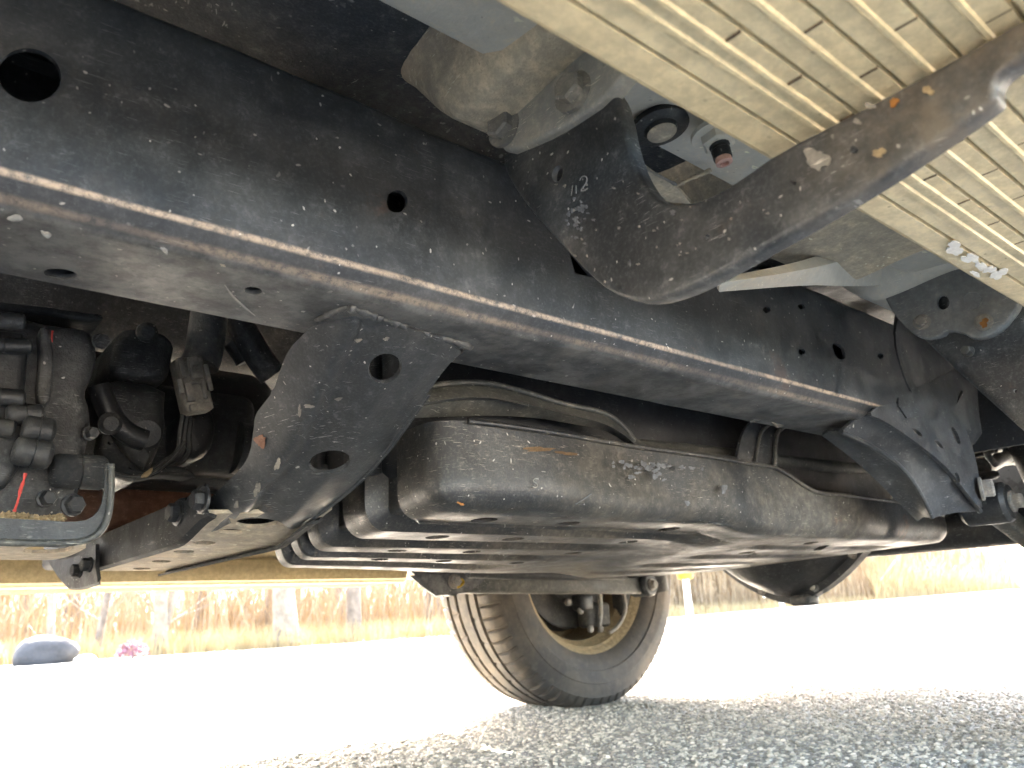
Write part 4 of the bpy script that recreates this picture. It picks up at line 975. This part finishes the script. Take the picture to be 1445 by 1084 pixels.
tube('bracket_edge', [onY(p, .825) for p in [(160, 668), (185, 674), (208, 671), (225, 663), (250, 640), (262, 622)]], .002, 'dark', ac, 8)
lump('grease_smear', onY((208, 668), .822), (0, -1, 0), .006, .003, .001, 'rim', ac, seed=3)
cn = empty('wiring_connector', (.25, .85, .5), parent=truck)
cc = onY((270, 545), .84); rot = Matrix.Rotation(R(-16), 3, 'Y')
rbox('connector_shell', cc, (.030, .026, .062), .004, 'connector', cn, rot)
for dx, dz_, sx, sz in ((-.011, .018, .006, .022), (.002, .024, .010, .010), (.003, .008, .012, .008), (-.009, -.010, .008, .02), (.007, -.008, .004, .022), (.0, -.027, .024, .008), (.014, .004, .005, .03), (-.017, -.002, .006, .016), (-.002, .0, .02, .003), (-.002, .016, .003, .024)):
    rbox('connector_rib', cc+rot @ Vector((dx, -.0145, dz_)), (sx, .007, sz), .0012, 'connector', cn, rot)
tube('wire_loom', [onY(p, .86) for p in [(300, 420), (293, 460), (288, 500), (282, 515)]], .021, 'floor', cn, 14)
for k, p0 in enumerate(((258, 585), (264, 588), (270, 590))): tube('wire', [onY(p, .845+.006*k) for p in (p0, (p0[0]-5, 615), (252+k*8, 640), (225+k*14, 655), (215, 668))], .0032, 'black', cn, 6)
tube('heater_hose', [onY(p, .88) for p in [(325, 430), (345, 470), (365, 505), (385, 530)]], .017, 'cast', truck, 14)
tube('vent_hose', [onY(p, .9) for p in [(330, 480), (345, 500), (350, 510)]], .015, 'cast', truck, 12)
rbox('transfer_case', (.20, 1.09, .52), (.46, .16, .17), .04, 'dark', truck)
rbox('transfer_case_cover', (.30, 1.0, .50), (.16, .06, .11), .02, 'dark', truck)
ycast('solenoid_block', [(262, 575), (300, 570), (310, 600), (300, 640), (270, 650), (258, 620)], .9, .08, .015, 'black', truck)
# exhaust pipe and driveshaft
ex_ = tube('exhaust_pipe', [(-.9, 1.10, .415), (.0, 1.10, .415), (.62, 1.10, .415), (.85, 1.13, .40)], .037, 'rustpipe', truck, 24, 2, label='rust brown exhaust pipe')
tube('driveshaft', [(.35, CY_, .48), (AX-.2, CY_, .40)], .034, 'dark', truck, 20)
# wheel arch liners, unseen, added and tightened to keep sun off the ground
for ax_ in (AX, FXL):
    for ya, yb in ((1.52, 1.90), (2*CY_-1.90, 2*CY_-1.52)):
        rows = [[Vector((ax_+.405*math.cos(a), y, .39+.405*math.sin(a))) for a in np.linspace(.15, math.pi-.15, 20)] for y in (ya, yb)]
        loft('sun_block_arch_liner', rows, 'black', bodyp, 20, .004, 1, sm=0)

# ================================================================== BACKGROUND: road edge and bare woods
def edge_y(x): return float(np.interp(x, [p[0] for p in ep], [p[1] for p in ep]))
def tree(x, y, h, r, lean, seed, mat, lab, group='bare trees beyond the road', fork=False):
    rd = random.Random(seed); e = empty('bare_tree', (x, y, -.01), lab, 'tree', group)
    V = []; F = []
    def limb(p, d, L, r0, depth, dest):
        Vv, Ff = dest; n_ = 7 if depth == 0 else 4; k = 7 if depth == 0 else 4; pts = [Vector(p)]; dd = Vector(d).normalized()
        for i in range(k):
            dd = (dd+Vector((rd.uniform(-.13, .13), rd.uniform(-.13, .13), rd.uniform(-.02, .10)))).normalized(); pts.append(pts[-1]+dd*L/k)
        s0 = len(Vv)
        for i, q in enumerate(pts):
            rr = r0*(1-.8*i/k)*(1.25 if (i == 0 and depth == 0) else 1); t = (pts[min(i+1, k)]-pts[max(0, i-1)]).normalized(); u = t.orthogonal().normalized(); v = t.cross(u)
            for j in range(n_): a = 6.2832*j/n_; Vv.append(q+u*rr*math.cos(a)+v*rr*math.sin(a))
        for i in range(k):
            for j in range(n_): Ff.append([s0+i*n_+j, s0+i*n_+(j+1) % n_, s0+(i+1)*n_+(j+1) % n_, s0+(i+1)*n_+j])
        return pts
    tr = ([], []); cr_ = ([], [])
    base = Vector((x, y, -.05)); d0 = Vector((lean, rd.uniform(-.05, .05), 1))
    tops = [limb(base, d0, h, r, 0, tr)]
    if fork: tops.append(limb(base+Vector((0, 0, .25)), Vector((lean+.45, .1, 1)), h*.8, r*.7, 0, tr))
    for pts in tops:
        for i in range(9):
            q = pts[rd.randint(2, 7)].lerp(pts[rd.randint(2, 7)], .3); a = rd.uniform(0, 6.28)
            lp = limb(q, (math.cos(a), math.sin(a), rd.uniform(.3, 1.1)), h*rd.uniform(.18, .34), r*.32, 1, cr_)
            for _ in range(4):
                a = rd.uniform(0, 6.28); lq = limb(lp[rd.randint(1, 4)], (math.cos(a), math.sin(a), rd.uniform(.1, 1)), h*rd.uniform(.07, .15), r*.12, 2, cr_)
        for i in range(4):     # low side shoots
            a = rd.uniform(0, 6.28); limb(pts[0].lerp(pts[1], rd.uniform(.3, 1.)), (math.cos(a), math.sin(a), rd.uniform(.4, 1.4)), rd.uniform(.5, 1.4), r*.14, 1, cr_)
    mk('trunk', tr[0], tr[1], mat, e, 60); mk('crown', cr_[0], cr_[1], mat, e, 60)
tree(4.15, 9.35, 9, .13, .02, 101, 'bark2', 'pale straight bare tree trunk at the road edge, thicker than those near it')
tree(2.75, 9.6, 7, .07, -.12, 102, 'bark2', 'bare tree forking low into two leaning stems at the road edge', fork=True)
tree(1.62, 9.3, 5, .035, -.06, 103, 'bark2', 'thin pale sapling beside the grey boulder')
tree(2.15, 9.9, 6, .04, .03, 104, 'bark', 'slim bare sapling behind the maroon shrub')
tree(5.2, 9.6, 8, .09, .05, 105, 'bark', 'dark bare tree with low side shoots at the road edge')
GT = 'leafless tree in the dry woods beyond the road'
tk = 0
for i in range(60):
    az_ = R(random.uniform(5, 74)); d_ = random.uniform(2.5, 26)
    ex0 = 0
    for rr in np.arange(4, 120, .5):
        if math.cos(az_)*rr > edge_y(math.sin(az_)*rr): ex0 = rr; break
    rr = ex0+d_; tree(math.sin(az_)*rr, math.cos(az_)*rr, random.uniform(6, 12), random.uniform(.05, .15), random.uniform(-.12, .12), 200+i, random.choice(['bark', 'bark2', 'bark']), GT, 'leafless trees in the woods')
def blades(name, N, dmin, dmax, hmin, hmax, wd, mat, lab, cat, segs=2, az=(3, 76), bend=.5, pw=1.0):
    V = np.zeros((N, segs*2+1, 3)); 
    a = np.radians(rng.uniform(*az, N)); tab_a = np.radians(np.linspace(az[0]-1, az[1]+1, 120)); tab_r = []
    for t in tab_a:
        r0 = 140
        for rr in np.arange(4, 140, .4):
            if math.cos(t)*rr > edge_y(math.sin(t)*rr): r0 = rr; break
        tab_r.append(r0)
    r = np.interp(a, tab_a, tab_r)+dmin+(dmax-dmin)*rng.random(N)**pw
    x, y = np.sin(a)*r, np.cos(a)*r; h = rng.uniform(hmin, hmax, N); b = rng.normal(0, bend, (N, 2))*h[:, None]*.5
    ph = rng.uniform(0, 6.28, N); wx, wy = np.cos(ph)*wd, np.sin(ph)*wd
    for k in range(segs+1):
        t = k/segs; cx, cy, cz = x+b[:, 0]*t*t, y+b[:, 1]*t*t, h*t-.015
        if k < segs:
            q = 1-t*.6; V[:, 2*k] = np.stack([cx-wx*q, cy-wy*q, cz], -1); V[:, 2*k+1] = np.stack([cx+wx*q, cy+wy*q, cz], -1)
        else: V[:, 2*k] = np.stack([cx, cy, cz], -1)
    f = []
    for k in range(segs-1): f += [(2*k, 2*k+1, 2*k+3), (2*k, 2*k+3, 2*k+2)]
    f.append((2*segs-2, 2*segs-1, 2*segs)); F = (np.array(f)[None]+(np.arange(N)*(2*segs+1))[:, None, None]).reshape(-1, 3)
    P = V.reshape(-1, 3); me = bpy.data.meshes.new(name); me.vertices.add(len(P)); me.vertices.foreach_set('co', P.ravel().astype(np.float32))
    me.loops.add(F.size); me.loops.foreach_set('vertex_index', F.ravel().astype(np.int32)); me.polygons.add(len(F))
    me.polygons.foreach_set('loop_start', np.arange(0, F.size, 3, dtype=np.int32)); me.polygons.foreach_set('loop_total', np.full(len(F), 3, np.int32)); me.update(); me.validate()
    me.materials.append(MATS[mat]); o = bpy.data.objects.new(name, me); col.objects.link(o); o['kind'] = 'stuff'; o['label'] = lab; o['category'] = cat
blades('dry_grass', 26000, 0, 9, .06, .32, .006, 'grass', 'dry straw coloured grass along the road edge', 'grass', pw=1.8)
blades('dry_brush', 22000, 1.5, 26, .3, 2.2, .010, 'brush', 'dry brown brush filling the woods beyond the road', 'brush', 3, bend=.7)
blades('dry_shrub', 9000, .6, 12, .4, 2.6, .012, 'grass', 'bright straw coloured shrubs at the far end of the road edge', 'shrub', 3, az=(64, 76), bend=.8)
blades('tall_brush', 16000, 4, 45, 2.0, 8.0, .03, 'brush', 'tall straw and brown thicket behind the shrubs at the far end of the road', 'brush', 3, az=(42, 77), bend=.35)
# low terrain rise behind the woods
V = []; F = []; aa = np.linspace(-10, 95, 60); rs = [45, 60, 80, 120, 200]
for i, a in enumerate(aa):
    for j, r_ in enumerate(rs): V.append((math.sin(R(a))*(r_+(60 if a > 60 else 0)), math.cos(R(a))*(r_+(60 if a > 60 else 0)), -.03+[0, 1.6, 3.6, 6.5, 6.0][j]*(1+.3*math.sin(a*.3))*(1+1.6*sstep(45, 65, a))))
for i in range(len(aa)-1):
    for j in range(len(rs)-1): F.append([i*5+j, i*5+j+1, i*5+j+6, i*5+j+5])
struct(mk('hillside', V, F, 'brush', smooth=60))

# roadside things
def solid(name, c, s, r, mat, parent): return rbox(name, c, s, r, mat, parent)
pst = empty('marker_post', (11.32, 8.86, 0), 'white roadside marker post with a yellow reflector head', 'post')
tube('post', [(11.32, 8.86, -.05), (11.28, 8.84, .93)], .055, 'white', pst, 12)
lathe('reflector_head', [(0, .05), (.02, .13), (.20, .15), (.22, .12), (.26, .05)], (11.29, 8.845, .66), (-.04, -.02, 1), 'yellow', pst, 16)
mb = empty('mailbox', (14.83, 9.22, 0), 'white mailbox with a rounded top on a pale post', 'mailbox')
tube('post', [(14.83, 9.22, -.05), (14.8, 9.2, .35)], .05, 'white', mb, 10)
V = []; F = []
for i, yy in enumerate((-.30, .30)):
    for a in np.linspace(0, math.pi, 10): V.append((14.8+yy*.8+.0, 9.2-yy*.6, .47)) if False else V.append((14.8+yy*.8+.19*math.cos(a)*.6, 9.2-yy*.6+.19*math.cos(a)*.8, .48+.16*math.sin(a)))
    V.append((14.8+yy*.8-.114, 9.2-yy*.6-.152, .30)); V.append((14.8+yy*.8+.114, 9.2-yy*.6+.152, .30))
k = 12; F = [[i, (i+1) % k, k+(i+1) % k, k+i] for i in range(k)]+[list(range(k))[::-1], [k+i for i in range(k)]]
mbb = mk('box', V, F, 'white', mb, 30); rbox('flag', (14.62, 9.1, .55), (.02, .02, .16), .004, 'red', mb)
def rock(name, c, s, mat, seed, lab, cat, amp=.3):
    bm = bmesh.new(); bmesh.ops.create_icosphere(bm, subdivisions=3, radius=1); rd = random.Random(seed)
    ks = [(Vector((rd.gauss(0, 1), rd.gauss(0, 1), rd.gauss(0, 1))).normalized(), rd.uniform(-amp, amp)) for _ in range(18)]
    for v in bm.verts:
        f = 1+sum(a*max(0, v.co.normalized().dot(d_))**5 for d_, a in ks); v.co = Vector((v.co.x*f*s[0], v.co.y*f*s[1], v.co.z*f*s[2]))+Vector(c)
    o = bm_obj(name, bm, mat, None, 30); o['label'] = lab; o['category'] = cat; return o
rock('boulder', (1.50, 8.95, .09), (.27, .2, .17), 'carpaint', 3, 'grey boulder lying in dry grass at the road edge', 'rock')
rock('pale_stone', (1.79, 8.65, .02), (.10, .07, .05), 'white', 4, 'small pale stone on the road edge by the grey boulder', 'rock')
# maroon shrub: a dome of small leaves on a short stem
sh_ = empty('maroon_shrub', (2.18, 8.5, 0), 'small dome shaped maroon shrub at the road edge', 'shrub')
tube('stem', [(2.18, 8.5, -.02), (2.18, 8.5, .08)], .012, 'bark', sh_, 8)
V = []; F = []; rd = random.Random(9)
for i in range(700):
    d_ = Vector((rd.gauss(0, 1), rd.gauss(0, 1), abs(rd.gauss(0, 1)))).normalized()*rd.uniform(.6, 1); c = Vector((2.18+d_.x*.16, 8.5+d_.y*.14, .03+d_.z*.16)); u = Vector((rd.gauss(0, 1), rd.gauss(0, 1), rd.gauss(0, 1))).normalized()*.014; v = u.orthogonal().normalized()*.008; s = len(V)
    V += [c-u, c+v, c+u, c-v]; F.append([s, s+1, s+2, s+3])
mk('foliage', V, F, 'maroon', sh_, 0)
